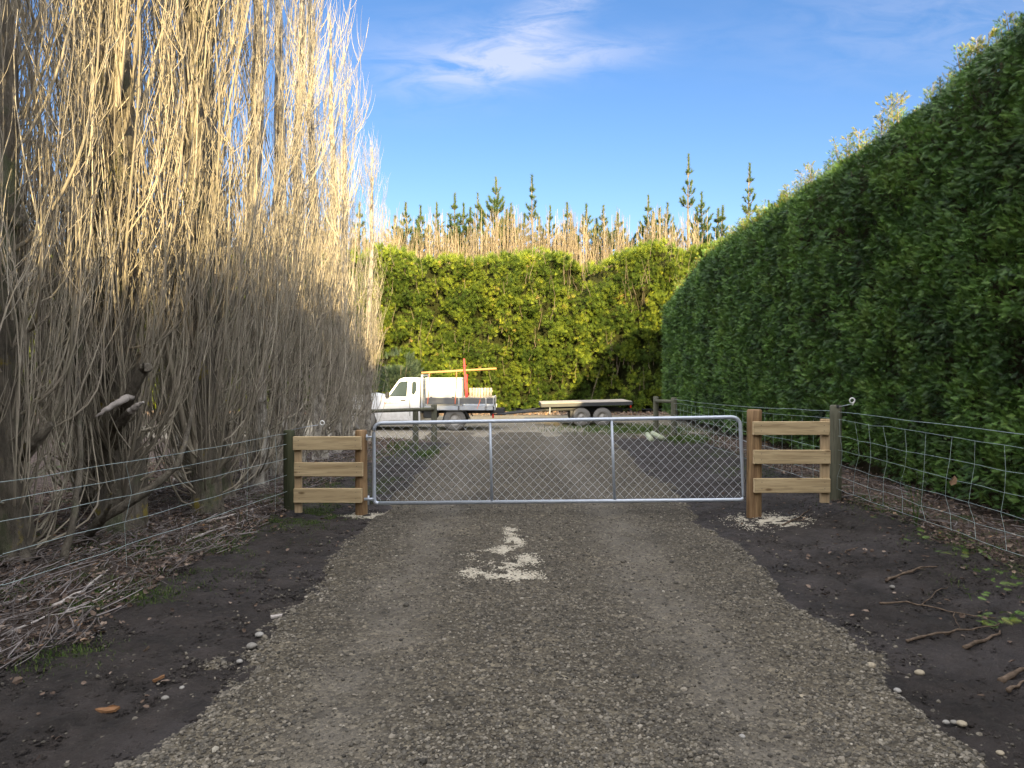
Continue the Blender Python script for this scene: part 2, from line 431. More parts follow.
RIM = plain('dusty steel rim', (.33, .31, .28), .55, .4, .3, sc=14)
ALU = plain('aluminium deck', (.46, .49, .53), .45, .5, .4, sc=5)
DARKST = plain('dark steel chassis', (.06, .062, .065), .6, .4, .3)
DROP = plain('grey drop side', (.14, .15, .165), .5, .4, .3)
RED = plain('red painted steel', (.50, .02, .03), .45, .4)
ORANGE = plain('orange strap', (.75, .20, .10), .7)
LENS = plain('red lamp lens', (.45, .03, .02), .2, .5)
PLY = plain('weathered deck boards', (.36, .32, .27), .85, .2, var=.25, sc=3)
YELLOWT = plain('long timber pole', (.42, .25, .10), .7, .2, sc=4)
PALET = plain('pale posts', (.42, .38, .32), .75, .2, var=.2, sc=9)
GREENLOG = plain('treated log', (.33, .36, .25), .8, .2, var=.2, sc=14, bump=.3)
REDWRIT = plain('faded red lettering', (.75, .32, .32), .5)
POWDER = M('spilled pale grit', .95, .1)
POWDER.col(POWDER.ramp(POWDER.noise(25, 5, .7), [(.3, (.30, .275, .22)), (.7, (.52, .48, .39))])); POWDER.bump(POWDER.noise(60, 6, .7), .6, .01); POWDER = POWDER.m

# ------------------------------------------------------------------ ground shape
def hgt0(x, y):
    x = np.asarray(x, float); y = np.asarray(y, float)
    fade = 1-sm((y-16.5)/3.0)
    h = .13*sm((x-2.5-.03*y)/1.7)+.10*sm((-x-2.4)/1.3)
    return h*fade+(fbm(x*.5, y*.5, 5, 3)-.5)*.03*(1-.6*sm((y-16)/3))-.035*sm((y-17.5)/2.5)
def gp(px, py):                     # ground point seen at a pixel (used once, while laying out)
    t = 1.0
    dx = (px-512)/FPX; dz = -(py-HOR)/FPX
    for y in np.arange(2.0, 60, .01):
        if CAM_H+dz*y <= float(hgt0(dx*y, y)): return np.array([dx*y, y, float(hgt0(dx*y, y))])
    return np.array([dx*60, 60, 0])
def at(px, py, y): return np.array([(px-512)/FPX*y, y, CAM_H-(py-HOR)/FPX*y])

def grid(xs, ys, zf, name, mat, **kw):
    X, Y = np.meshgrid(xs, ys); Z = zf(X, Y)
    v = np.stack([X, Y, Z], -1).reshape(-1, 3); nx, ny = len(xs), len(ys)
    i = (np.arange(ny-1)[:, None]*nx+np.arange(nx-1)[None]).reshape(-1)
    q = np.stack([i, i+1, i+nx+1, i+nx], -1)
    b = MB(); b.add(v, q); o = b.build(name, mat, smooth=True)
    tag(o, **kw); return o
far = lambda a, b, n, p=2.2: a+(b-a)*(np.linspace(0, 1, n)**p)
xs = np.concatenate([-far(9, 600, 25)[::-1], np.arange(-8.95, 8.95, .07), far(9, 600, 25)])
ys = np.concatenate([-far(2, 600, 25)[::-1], np.arange(-1.9, 21, .07), far(21.1, 900, 30)])
def zg(X, Y):
    near = (np.abs(X) < 9.5)*(Y > -3)*(Y < 22)
    return hgt0(X, Y)-.02+near*(fbm(X*5, Y*5, 31, 4)-.5)*.05
grid(xs, ys, zg, 'ground', LITTER, kind='structure', label='leaf littered brown ground under the trees and hedge')

# dark soil verges: sheets that dive under the ground at their ragged edges
def verge(x0, x1, ex0, ex1, seed, name, lab, y0, y1, step=.024):
    xs = np.arange(x0-.5, x1+.5, step)
    ys = np.concatenate([np.arange(-6, 1.9, .2), np.arange(1.9, y1+.6, step)])
    def z(X, Y):
        xa = x0+ex0(Y); xb = x1+ex1(Y)
        w = (fbm(X*3, Y*3, seed, 4)-.5)*.5
        d = np.minimum(np.minimum(X-xa+w, xb-X+w), y1-Y+w)
        rise = np.where(d > 0, np.minimum(d*.25, .022), np.maximum(d*.6, -.12))
        return hgt0(X, Y)+rise+(fbm(X*7, Y*7, seed+9, 3)-.5)*.05+(fbm(X*26, Y*26, seed+3, 2)-.5)*.028-.01
    return grid(xs, ys, z, name, SOIL, kind='structure', label=lab)
verge(-2.95, -1.2, lambda y: .04*(y-4)*0.9, lambda y: 0*y, 41, 'soil_verge', 'strip of bare dark damp soil left of the gravel driveway', -6, 17.5)
verge(1.7, 4.0, lambda y: .03*y, lambda y: .05*(y-4), 57, 'soil_verge', 'strip of bare dark damp soil right of the gravel driveway', -6, 19.0)

# gravel driveway
xs = np.arange(-2.4, 3.6, .03)
ys = np.concatenate([np.arange(-7, 2.3, .15), np.arange(2.3, 10, .03), np.arange(10, 21, .06)])
def zd(X, Y):
    xa = -1.62+.0*Y; xb = 1.98+.03*Y
    w = (fbm(X*2.2, Y*2.2, 71, 5)-.5)*.55
    d = np.minimum(X-xa+w, xb-X+w)
    fl = sm((Y-17.5)/3)*1.2
    d = d+fl
    rr_end = .03*sm((Y-17)/3)
    rise = np.where(d > 0, np.minimum(d*.3, .045), np.maximum(d*.9, -.2))-rr_end
    rut = -.018*(np.exp(-((X+.85)/.28)**2)+np.exp(-((X-1.1)/.28)**2))
    return hgt0(X, Y)+rise+rut+(fbm(X*12, Y*12, 73, 4)-.5)*.028
grid(xs, ys, zd, 'driveway', GRAVEL, kind='structure', label='grey gravel driveway running under the gate')
# yard / cross road beyond
xs = np.concatenate([np.arange(-13.5, 12, .12), np.arange(12, 60, 1.5)])
ys = np.arange(18.2, 31.2, .12)
def zy(X, Y):
    w = (fbm(X*1.2, Y*1.2, 91, 4)-.5)*1.6
    left = np.maximum(0, -X-4)*.0
    d = np.minimum(Y-19.3-sm((np.abs(X-.6)-1.8)/3)*1.3*(X > 0)+w, 30.2-Y+w*.6)
    d = np.minimum(d, X+12.4+w)
    rise = np.where(d > 0, np.minimum(d*.2, .020), np.maximum(d*.4, -.1))
    return hgt0(X, Y)+rise+(fbm(X*4, Y*4, 93, 3)-.5)*.016-.012
grid(xs, ys, zy, 'road', YARD, kind='structure', label='pale gravel yard and track where the truck is parked')

# loose gravel stones
def ico():
    t = (1+5**.5)/2
    v = np.array([(-1, t, 0), (1, t, 0), (-1, -t, 0), (1, -t, 0), (0, -1, t), (0, 1, t), (0, -1, -t), (0, 1, -t), (t, 0, -1), (t, 0, 1), (-t, 0, -1), (-t, 0, 1)], float)
    v /= np.linalg.norm(v[0])
    f = np.array([(0, 11, 5), (0, 5, 1), (0, 1, 7), (0, 7, 10), (0, 10, 11), (1, 5, 9), (5, 11, 4), (11, 10, 2), (10, 7, 6), (7, 1, 8), (3, 9, 4), (3, 4, 2), (3, 2, 6), (3, 6, 8), (3, 8, 9), (4, 9, 5), (2, 4, 11), (6, 2, 10), (8, 6, 7), (9, 8, 1)])
    return v, f
IV, IF = ico()
def stones(pos, size, col, name, mat, lift=.25, smooth=False, **kw):
    n = len(pos)
    sc = size[:, None]*rng.uniform(.65, 1.25, (n, 3)); sc[:, 2] *= .7
    a = rng.uniform(0, 2*PI, n); ca, sa = np.cos(a), np.sin(a)
    v = IV[None]*rng.uniform(.78, 1.15, (n, 12, 1))*sc[:, None]
    x = v[..., 0]*ca[:, None]-v[..., 1]*sa[:, None]; y = v[..., 0]*sa[:, None]+v[..., 1]*ca[:, None]
    v = np.stack([x, y, v[..., 2]], -1)+pos[:, None]+np.array([0, 0, 1])*(sc[:, None, 2:3]*lift)
    f = (IF[None]+(np.arange(n)*12)[:, None, None]).reshape(-1, 3)
    b = MB(); b.add(v.reshape(-1, 3), None, f, np.repeat(col, 12))
    o = b.build(name, mat, smooth=smooth); tag(o, **kw); return o
n = 112000
y = 2.6+(rng.random(n)**1.7)*11.5; x = rng.uniform(-2.0, 2.6, n)+.01*y
edge = np.minimum(x+1.75, 2.08+.03*y-x)+(fbm(x*2.2, y*2.2, 71, 5)-.5)*.55
trk = np.maximum(np.exp(-((x+.85)/.3)**2), np.exp(-((x-1.1)/.3)**2))
keep = ((edge > 0)|(rng.random(n) < .30*np.exp(edge/.09)))*(rng.random(n) < (1-.62*trk)*(.35+1.0*fbm(x*1.3, y*1.3, 77, 4)))*((edge > .12)+(rng.random(n) < .5) > 0)
x, y, edge = x[keep], y[keep], edge[keep]
sz = .0050+.008*rng.random(len(x))**2.5+.011*(rng.random(len(x)) > .965)*rng.random(len(x))+.005*(edge < .25)*rng.random(len(x))
pos = np.stack([x, y, np.where(edge > 0, zd(x, y), hgt0(x, y)+.012)], -1)
stones(pos, sz, np.clip(rng.beta(2, 2.6, len(x))+.25*(rng.random(len(x)) > .985), 0, 1), 'loose_gravel', STONE, label='loose grey gravel stones over the driveway', kind='stuff', cat='gravel')
# crumbs on the soil
n = 9000
x = np.concatenate([rng.uniform(-2.9, -1.5, n), rng.uniform(2.1, 4.3, n)]); y = 2.6+rng.random(2*n)**1.3*9
kz = rng.random(2*n) < .15+.9*(fbm(x*1.7, y*1.7, 12, 3) > .5)
x, y = x[kz], y[kz]
pos = np.stack([x, y, hgt0(x, y)+.012], -1)
stones(pos, .0025+.009*rng.random(len(x))**3, np.clip(rng.beta(1.2, 2.2, len(x)), 0, 1)*.6*np.where(rng.random(len(x)) > .9, 1.6, 1), 'soil_crumbs', STONE, label='small clods and pebbles scattered on the dark soil', kind='stuff', cat='pebbles')

n = 30000
x = np.concatenate([rng.uniform(-3.0, -1.5, n), rng.uniform(2.05, 4.5, n)]); y = 2.6+rng.random(2*n)**1.6*9
kz = rng.random(2*n) < .1+1.1*fbm(x*2.5, y*2.5, 14, 3)
x, y = x[kz], y[kz]
stones(np.stack([x, y, hgt0(x, y)+.008], -1), .003+.014*rng.random(len(x))**4, np.full(len(x), .5), 'soil_clods', SOIL, lift=.1, label='crumbly clods of dark soil over both verges', kind='stuff', cat='soil')

# pale grit: spilled patch on the drive and rings round both gate posts
def grit(cx, cy, parts, name, lab, n, seed):
    b = MB(); pts = []
    r2 = np.random.default_rng(seed)
    while len(pts) < n:
        px_, py_, ax, ay, dens = parts[r2.integers(len(parts))]
        x = px_+r2.normal()*ax; y = py_+r2.normal()*ay
        if fbm(x*8, y*8, seed, 4)+r2.normal()*.06 > .59-dens*.17: pts.append((x, y))
    p = np.array(pts)
    base = zd(p[:, 0], p[:, 1]) if abs(cx) < 1.5 else hgt0(p[:, 0], p[:, 1])+.012
    pos = np.stack([p[:, 0], p[:, 1], base+.003], -1)
    m_ = len(pos); s_ = .0035+.006*r2.random(m_)
    v = IV[None]*np.stack([s_, s_, s_*.5], -1)[:, None]*r2.uniform(.8, 1.2, (m_, 12, 1))+pos[:, None]
    f = (IF[None]+(np.arange(m_)*12)[:, None, None]).reshape(-1, 3)
    b.add(v.reshape(-1, 3), None, f); o = b.build(name, POWDER); tag(o, lab, 'grit', kind='stuff')
def P2(px, py): q = gp(px, py); return q[0], q[1]
pp = []
for (px, py, ax, ay, d) in [(511, 536, .03, .10, .8), (515, 547, .045, .09, .8), (503, 556, .05, .07, .5), (474, 579, .06, .045, 1), (492, 583, .09, .035, 1), (508, 572, .10, .12, .1), (528, 566, .05, .10, .3), (522, 583, .08, .07, .2), (498, 562, .14, .16, -.3)]:
    a_ = P2(px, py); pp.append((a_[0], a_[1], ax, ay, d))
grit(pp[0][0], pp[0][1], pp, 'spilled_grit', 'pale cream grit spilled in a ragged patch on the driveway before the gate', 5200, 3)
a_ = P2(764, 521); grit(3, 0, [(a_[0], a_[1], .16, .17, 1), (a_[0]+.15, a_[1]-.1, .16, .14, .8), (a_[0]-.05, a_[1]-.25, .16, .2, .3)], 'spilled_grit', 'pale cream grit round the foot of the right gate post', 4200, 5)
a_ = P2(366, 518); grit(-3, 0, [(a_[0], a_[1], .12, .07, 1), (a_[0]+.2, a_[1]+.02, .2, .08, .6)], 'spilled_grit', 'pale cream grit round the foot of the left gate post', 2000, 9)

# ------------------------------------------------------------------ foliage templates
def spray(k=6, w=.026):
    """flat feathery conifer spray, axis +y, made of narrow triangular leaflets"""
    v = []; t = []
    def ad(c, d, l, ww):
        d = np.array(d, float); d /= np.linalg.norm(d); s_ = np.array([-d[1], d[0]]); c = np.array(c, float); n0 = len(v)
        for p in (c-s_*ww, c+s_*ww, c+d*l): v.append((p[0], p[1], -.16*p[1]**2-.10*abs(p[0])))
        t.append((n0, n0+1, n0+2))
    ad((0, 0), (0, 1), 1.0, w)
    for i in range(k):
        u = .06+.80*i/k; l = .52-.36*i/k
        for s_ in (-1, 1): ad((0, u), (s_*(.9-.3*i/k), 1), l, w*1.15)
    return np.array(v), np.array(t)
SPV, SPQ = spray()
def tuft(n, l=1.0, cone=.9, w=.035, seed=1):
    r = np.random.default_rng(seed); v = []; t = []
    for i in range(n):
        a = r.uniform(0, 2*PI); th = r.uniform(.1, cone); d = np.array([math.sin(th)*math.cos(a), math.cos(th), math.sin(th)*math.sin(a)])
        s_ = np.cross(d, r.normal(size=3)); s_ /= np.linalg.norm(s_)
        ll = l*r.uniform(.7, 1.1); k = len(v); st = d*.05
        v += [st-s_*w, st+s_*w, d*ll]; t.append((k, k+1, k+2))
    return np.array(v), np.array(t)
TFV, TFT = tuft(14, w=.07)
UP = np.array([0, 0, 1.0])
def rdir(n): 
    d = rng.normal(size=(n, 3)); return d/np.linalg.norm(d, axis=1, keepdims=True)

# ------------------------------------------------------------------ right: tall clipped cypress hedge
HT = 5.28
def hx(y): return 4.98+.032*y
def htop(y): return HT-.72*sm((y-20.5)/7)+.28*sm((10.5-y)/3.5)
def hedge_face(y, z):
    """x of the clipped face"""
    b = (fbm(y*.9, z*.9, 201, 4)-.5)*.22+(fbm(y*3.6, z*4.2, 205, 3)-.5)*.20
    top = np.maximum(0, z-(htop(y)-.45))
    end = np.maximum(0, y-26.9)
    return hx(y)+b+1.2*top**2*1.6+.5*end**2+.05*np.maximum(0, 1.2-z)
hedge = empty('cypress_hedge', (5.9, 12, 0))
tag(hedge, 'tall clipped dark green cypress hedge along the right side of the driveway', 'hedge')
def local(b, off):
    for i in range(len(b.v)): b.v[i] = b.v[i]-np.array(off)
b = MB()
# face
dens = lambda y: np.where(y < 11, 1.0, np.where(y < 18, .58, .34))
n = 330000
y = -2.5+rng.random(n)**1.25*30.4; z = .12+rng.random(n)*(htop(y)+.15)
k = (rng.random(n) < dens(y)*np.where(y < 4.5, .35, 1)) & (z > .25+.25*fbm(y*1.5, y*0, 208, 3)-.1) & ((z > .5)+(rng.random(n) < .6))
k &= (fbm(y*5, z*6.5, 215, 2)+.5*(fbm(y*1.7, z*1.7, 216, 2)-.5) > .30)|(rng.random(n) < .3)
y, z = y[k], z[k]
depth = -rng.random(len(y))**2*.30+.05
x = hedge_face(y, z)-depth*.9
far_sc = np.where(y < 11, 1, np.where(y < 18, 1.25, 1.6))
D = np.stack([-rng.uniform(.25, 1, len(y)), rng.normal(0, .55, len(y)), rng.normal(.25, .45, len(y))], -1)
tuf = fbm(y*4, z*4, 211, 2)
D[:, 2] += (tuf-.5)*1.5; D[:, 1] += (fbm(y*3, z*3, 222, 2)-.5)*2
N = rdir(len(y))*.8+np.array([-.35, 0, .6])
v, q = inst(SPV, SPQ, np.stack([x, y, z], -1), D, N, rng.uniform(.055, .115, len(y))*far_sc)
cl = np.clip(.50+.6*(fbm(y*1.6, z*1.6, 213, 4)-.5)+.75*(tuf-.5)+rng.normal(0, .15, len(y)), 0, .86)
b.add(v, None, q, np.repeat(cl, len(SPV)))
# top surface and far end
n = 16000
y = rng.uniform(-2.5, 28, n); u = rng.random(n)
x = hx(y)+.45+u*1.7; z = htop(y)+(fbm(x*1.4, y*1.4, 231, 4)-.5)*.5+.05
D = np.stack([rng.normal(-.2, .5, n), rng.normal(0, .5, n), rng.uniform(.4, 1, n)], -1)
v, q = inst(SPV, SPQ, np.stack([x, y, z], -1), D, rdir(n), rng.uniform(.10, .2, n)*np.where(y < 14, 1, 1.5))
b.add(v, None, q, np.repeat(np.clip(.35+.5*rng.random(n), 0, .92), len(SPV)))
n = 5000
x = rng.uniform(5.9, 8.2, n); z = .2+rng.random(n)*4.2; y = 27.8+(fbm(x*2, z*2, 233, 3)-.5)*.5
D = np.stack([rng.normal(-.1, .5, n), rng.uniform(.3, 1, n), rng.normal(.3, .5, n)], -1)
v, q = inst(SPV, SPQ, np.stack([x, y, z], -1), D, rdir(n), rng.uniform(.12, .22, n)); b.add(v, None, q, np.repeat(.3+.5*rng.random(n), len(SPV)))
n = 5000
x = rng.uniform(5.2, 7.6, n); z = .2+rng.random(n)*4.9; y = -2.6+(fbm(x*2, z*2, 235, 3)-.5)*.5
D = np.stack([rng.normal(-.1, .5, n), -rng.uniform(.3, 1, n), rng.normal(.3, .5, n)], -1)
v, q = inst(SPV, SPQ, np.stack([x, y, z], -1), D, rdir(n), rng.uniform(.12, .2, n)); b.add(v, None, q, np.repeat(.3+.5*rng.random(n), len(SPV)))
local(b, hedge.location)
b.build('foliage', CYP, hedge)
# unclipped leaders sticking out of the top, golden tips
b = MB(); bs = MB()
tops = []
for i in range(760):
    yy_ = rng.uniform(5, 27.3); tops.append((hx(yy_)+rng.uniform(.30, 1.3), yy_, rng.uniform(.12, .36)*(1+.9*(rng.random() > .9)), rng.choice([.72, .80, .88, .93])))
for px, py, Y in [(940, 78, 8.6), (946, 86, 8.7), (925, 100, 8.9), (868, 118, 10.9), (858, 128, 11.1), (880, 112, 10.6), (838, 150, 12.2), (846, 145, 12.0), (800, 180, 14.3), (790, 185, 14.6), (806, 178, 14), (1004, 14, 7.4), (1012, 6, 7.3), (1020, 3, 7.2), (780, 200, 15.6), (735, 232, 18.5)]:
    p = at(px, py, Y); tops.append((hx(Y)+.45, Y, max(.3, p[2]-HT+.15), .97))
gold = [q_ for q_ in tops if q_[3] > .95]
for (x, yy_, h, c0) in gold:        # feathery unclipped shoots: a stem, side twigs and tiny sprays
    h *= 1.25
    top_ = np.array([x+rng.normal(-.05, .08)*h, yy_+rng.normal(0, .12)*h, htop(yy_)+h]); bot_ = np.array([x, yy_, htop(yy_)-.25])
    bs.tube([bot_, (bot_+top_)/2, top_], [.009, .006, .002], 5, r=.8)
    for k in range(22):
        u = rng.uniform(.15, .97); a = rng.uniform(0, 2*PI); ll = (.10+.42*(1-u))*rng.uniform(.6, 1.2)*min(1.2, h*1.6)
        p = bot_+(top_-bot_)*u; d = np.array([math.cos(a)*.85, math.sin(a)*.85, rng.uniform(.35, .9)]); d /= np.linalg.norm(d)
        bs.tube([p, p+d*ll*.5+np.array([0, 0, -.01]), p+d*ll+np.array([0, 0, .02])], [.004, .003, .0012], 4, r=.9)
        m_ = 7; tt = rng.uniform(.25, 1, m_); pos = p+d*ll*tt[:, None]
        v, q = inst(SPV, SPQ, pos, d+rng.normal(0, .45, (m_, 3)), rdir(m_), rng.uniform(.035, .075, m_)); b.add(v, None, q, np.repeat(np.clip(rng.normal(.95, .03, m_), 0, 1), len(SPV)))
for (x, yy_, h, c0) in [q_ for q_ in tops if q_[3] <= .95]:
    lean = rng.normal(0, .18, 2)
    K = 6; t = np.linspace(0, 1, K)
    P = np.stack([x+lean[0]*t*h-(.15*h*t), yy_+lean[1]*t*h, htop(yy_)-.2+t*(h+.2)], -1)
    bs.tube(P, .010*(1-t)+.002, 4, r=.4)
    m_ = int(22+h*110)
    tt = rng.random(m_)**.8
    a = rng.integers(0, 7, m_)*.9+yy_+rng.normal(0, .1, m_)
    of = rng.random(m_)*.30*(1.1-tt)*min(1, h*2)
    pos = P[0]+(P[-1]-P[0])*tt[:, None]+np.stack([np.cos(a)*of, np.sin(a)*of, of*.8], -1)
    D = np.stack([np.cos(a), np.sin(a), rng.uniform(.5, 1.3, m_)], -1)
    v, q = inst(SPV, SPQ, pos, D, rdir(m_), rng.uniform(.05, .11, m_)*(1.15-tt*.6)*(1 if yy_ < 15 else 1.4))
    b.add(v, None, q, np.repeat(np.clip(c0+rng.normal(0, .05, m_)+.06*tt-.02, 0, 1), len(SPV)))
local(b, hedge.location); local(bs, hedge.location)
b.build('leader_tips', CYP, hedge); tag(bs.build('leader_stems', STEM, hedge), kind='stuff')
# woody inside of the hedge
b = MB()
ys = np.arange(-2.4, 27.9, .2); zs = np.linspace(.12, HT-.1, 26)
Yg, Zg = np.meshgrid(ys, zs); Zg = Zg*htop(Yg)/HT; Xg = hedge_face(Yg, Zg)+.27+.1*fbm(Yg*4, Zg*4, 241, 3)
nx, ny = len(ys), len(zs)
i = (np.arange(ny-1)[:, None]*nx+np.arange(nx-1)[None]).ravel(); q = np.stack([i, i+1, i+nx+1, i+nx], -1)
b.add(np.stack([Xg, Yg, Zg], -1), q)
x1 = hx(ys)+2.4
def strip(A, B):
    v = np.vstack([A, B]); m_ = len(A); i = np.arange(m_-1); b.add(v, np.stack([i, i+1, i+m_+1, i+m_], -1))
top = np.stack([Xg[-1], ys, Zg[-1]], -1); bot = np.stack([Xg[0], ys, Zg[0]], -1)
ot = np.stack([x1, ys, Zg[-1]-.1], -1); ob = np.stack([x1, ys, Zg[0]], -1)
strip(top, ot); strip(ot, ob); strip(ob, bot)
for k in (0, -1):
    strip(np.stack([Xg[:, k], Yg[:, k], Zg[:, k]], -1), np.stack([np.full(ny, x1[k]), Yg[:, k], Zg[:, k]], -1))
local(b, hedge.location)
b.build('woody_core', CORE, hedge, smooth=True)
b = MB()
for k in range(34):
    yk = -2+k*.88+rng.normal(0, .1); xk = hx(yk)+.75+rng.normal(0, .1)
    b.tube([(xk, yk, -.1), (xk, yk, .3), (xk+.02, yk, 2.5)], [.11, .08, .05], 8)
local(b, hedge.location); b.build('trunks', BARK, hedge, smooth=True)

# ------------------------------------------------------------------ far: pine shelter hedge
FY = 32.0
fh = empty('pine_hedge', (-5, FY+1, 0)); tag(fh, 'tall clipped sunlit pine hedge across the far side of the yard', 'hedge')
def ftop(x): return 7.1+(fbm(x*.5, x*0, 301, 3)-.5)*1.0+.45*sm((x-4)/3)-.5*np.exp(-((x-3.2)/.9)**2)
def ffront(x, z): return FY-(fbm(x*.7, z*.7, 303, 3)-.5)*1.3-(fbm(x*2.3, z*2.3, 311, 3)-.5)*1.3+.10*np.maximum(0, z-5)**2
def bare(x, z):
    d = np.zeros_like(x)
    for px, py, a, c in [(590, 275, .9, .5), (622, 375, .6, .5), (612, 360, .3, .4), (575, 290, .5, .4), (640, 300, .5, .7), (545, 310, .25, .5), (500, 340, .5, .4), (690, 290, .7, .6)]:
        p = at(px, py, FY); d = np.maximum(d, np.exp(-((x-p[0])/a)**2-((z-p[2])/c)**2))
    return d
b = MB(); bb = MB()
n = 10500
x = rng.uniform(-24, 11, n); z = .12+rng.random(n)*7.7; k = z < ftop(x)
k &= (rng.random(n) > bare(x, z)*1.05)&(fbm(x*2.3, z*2.3, 311, 3) > .33)
x, z = x[k], z[k]; y = ffront(x, z)
for s_ in range(5):
    m_ = len(x)
    P = np.stack([x+rng.normal(0, .10, m_), y+rng.normal(0, .10, m_), z+rng.normal(0, .10, m_)], -1)
    D = np.stack([rng.normal(0, .45, m_), -rng.uniform(.2, 1, m_), rng.uniform(.1, 1.0, m_)], -1)
    v, t = inst(TFV, TFT, P, D, rdir(m_), rng.uniform(.12, .23, m_))
    cl = np.clip(.38+.9*(fbm(x*1.2, z*1.2, 313, 3)-.5)+.6*(fbm(x*3.5, z*3.5, 314, 2)-.5)+rng.normal(0, .17, m_)+.35*bare(x, z)*(rng.random(m_) > .6)*1.0, 0, 1)
    b.add(v, None, t, np.repeat(cl, len(TFV)))
n = 2500
x = rng.uniform(-24, 11, n); P = np.stack([x, rng.uniform(FY+.3, FY+2.3, n), ftop(x)+rng.normal(0, .12, n)], -1)
v, t = inst(TFV, TFT, P, np.stack([rng.normal(0, .4, n), rng.normal(0, .4, n), np.ones(n)], -1), rdir(n), rng.uniform(.2, .36, n)); b.add(v, None, t, np.repeat(rng.uniform(.2, .8, n), len(TFV)))
local(b, fh.location); b.build('foliage', PINE, fh)
b = MB()
xs = np.arange(-24, 11.1, .3); zs = np.linspace(.05, 1, 24)
Xg, Tg = np.meshgrid(xs, zs); Zg = Tg*(ftop(Xg)-.15); Yg = ffront(Xg, Zg)+.35+.35*(fbm(Xg*3, Zg*3, 317, 3))+.5*bare(Xg, Zg)
nx, ny = len(xs), len(zs); i = (np.arange(ny-1)[:, None]*nx+np.arange(nx-1)[None]).ravel(); q = np.stack([i, i+1, i+nx+1, i+nx], -1)
b.add(np.stack([Xg, Yg, Zg], -1), q)
A = np.stack([xs, Yg[-1], Zg[-1]], -1); B_ = np.stack([xs, np.full(nx, FY+2.8), Zg[-1]-.2], -1); C_ = np.stack([xs, np.full(nx, FY+2.8), 0*xs], -1)
strip(A, B_); strip(B_, C_)
for k in (0, -1): strip(np.stack([Xg[:, k], Yg[:, k], Zg[:, k]], -1), np.stack([Xg[:, k], np.full(ny, FY+2.8), Zg[:, k]], -1))
local(b, fh.location); b.build('woody_core', FCORE, fh, smooth=True)
# bare shoots standing in the hedge face
n = 1500
x = rng.uniform(-14, 9, n); z = .4+rng.random(n)*6.6; k = rng.random(n) < .10+1.2*bare(x, z); x, z = x[k], z[k]; m_ = len(x)
y = ffront(x, z)-.12+rng.normal(0, .15, m_)+.25*bare(x, z); l = rng.uniform(.4, 1.2, m_); t = np.linspace(0, 1, 5)
P = np.stack([x[:, None]+rng.normal(0, .16, m_)[:, None]*t, y[:, None]-.1*t*rng.random((m_, 1)), z[:, None]+l[:, None]*t], -1)+rng.normal(0, .018, (m_, 5, 3))
v, q = tubes(P, np.repeat((.010*(1-t*.7))[None], m_, 0), 4); b = MB(); b.add(v, q, None, np.repeat(rng.uniform(0, .6, m_), 20))
local(b, fh.location); tag(b.build('bare_shoots', STEM, fh), kind='stuff')

# bare clipped saplings standing behind the far hedge
protos = []
for s_ in range(4):
    t_ = MB(); n = 30; t = np.linspace(0, 1, 7)
    x0 = rng.normal(0, .40, n); y0 = rng.normal(0, .3, n); h = rng.uniform(7.6, 9.7, n)-.3*np.abs(x0)
    P = np.stack([x0[:, None]*np.minimum(1, t*1.6)+rng.normal(0, .25, (n, 1))*t, y0[:, None]*np.minimum(1, t*1.6)+0*t, h[:, None]*t], -1); P[:, 1:] += rng.normal(0, .03, (n, 6, 3))
    v, q = tubes(P, np.repeat((.026-.019*t)[None], n, 0), 4); t_.add(v, q, None, np.repeat(rng.uniform(.1, 1, n), 28))
    n2 = 190; k = rng.integers(0, n, n2); u = rng.uniform(.70, .97, n2); ii = np.minimum((u*6).astype(int), 5); fr = u*6-ii
    S0 = P[k, ii]*(1-fr[:, None])+P[k, ii+1]*fr[:, None]; a = rng.uniform(0, 2*PI, n2); l = rng.uniform(.2, .8, n2); tt = np.linspace(0, 1, 4)
    Q = S0[:, None]+l[:, None, None]*np.stack([np.cos(a)[:, None]*.28*tt**.7, np.sin(a)[:, None]*.28*tt**.7, np.repeat(tt[None], n2, 0)], -1)
    v, q = tubes(Q, np.repeat((.011-.007*tt)[None], n2, 0), 3); t_.add(v, q, None, np.repeat(rng.uniform(.1, 1, n2), 12))
    protos.append(t_.mesh('stems', STEM))
for i in range(58):
    o = empty('bare_sapling', (-17+i*.46+rng.normal(0, .1), 35.4+rng.normal(0, .25), 0), rng.uniform(0, 6.28))
    tag(o, 'bare pale many stemmed sapling in the row behind the far hedge', 'sapling', 'bare saplings behind the far hedge')
    c = bpy.data.objects.new('stems', protos[i % 4]); COL.objects.link(c); c.parent = o; o.scale = (1, 1, rng.uniform(.93, 1.06))

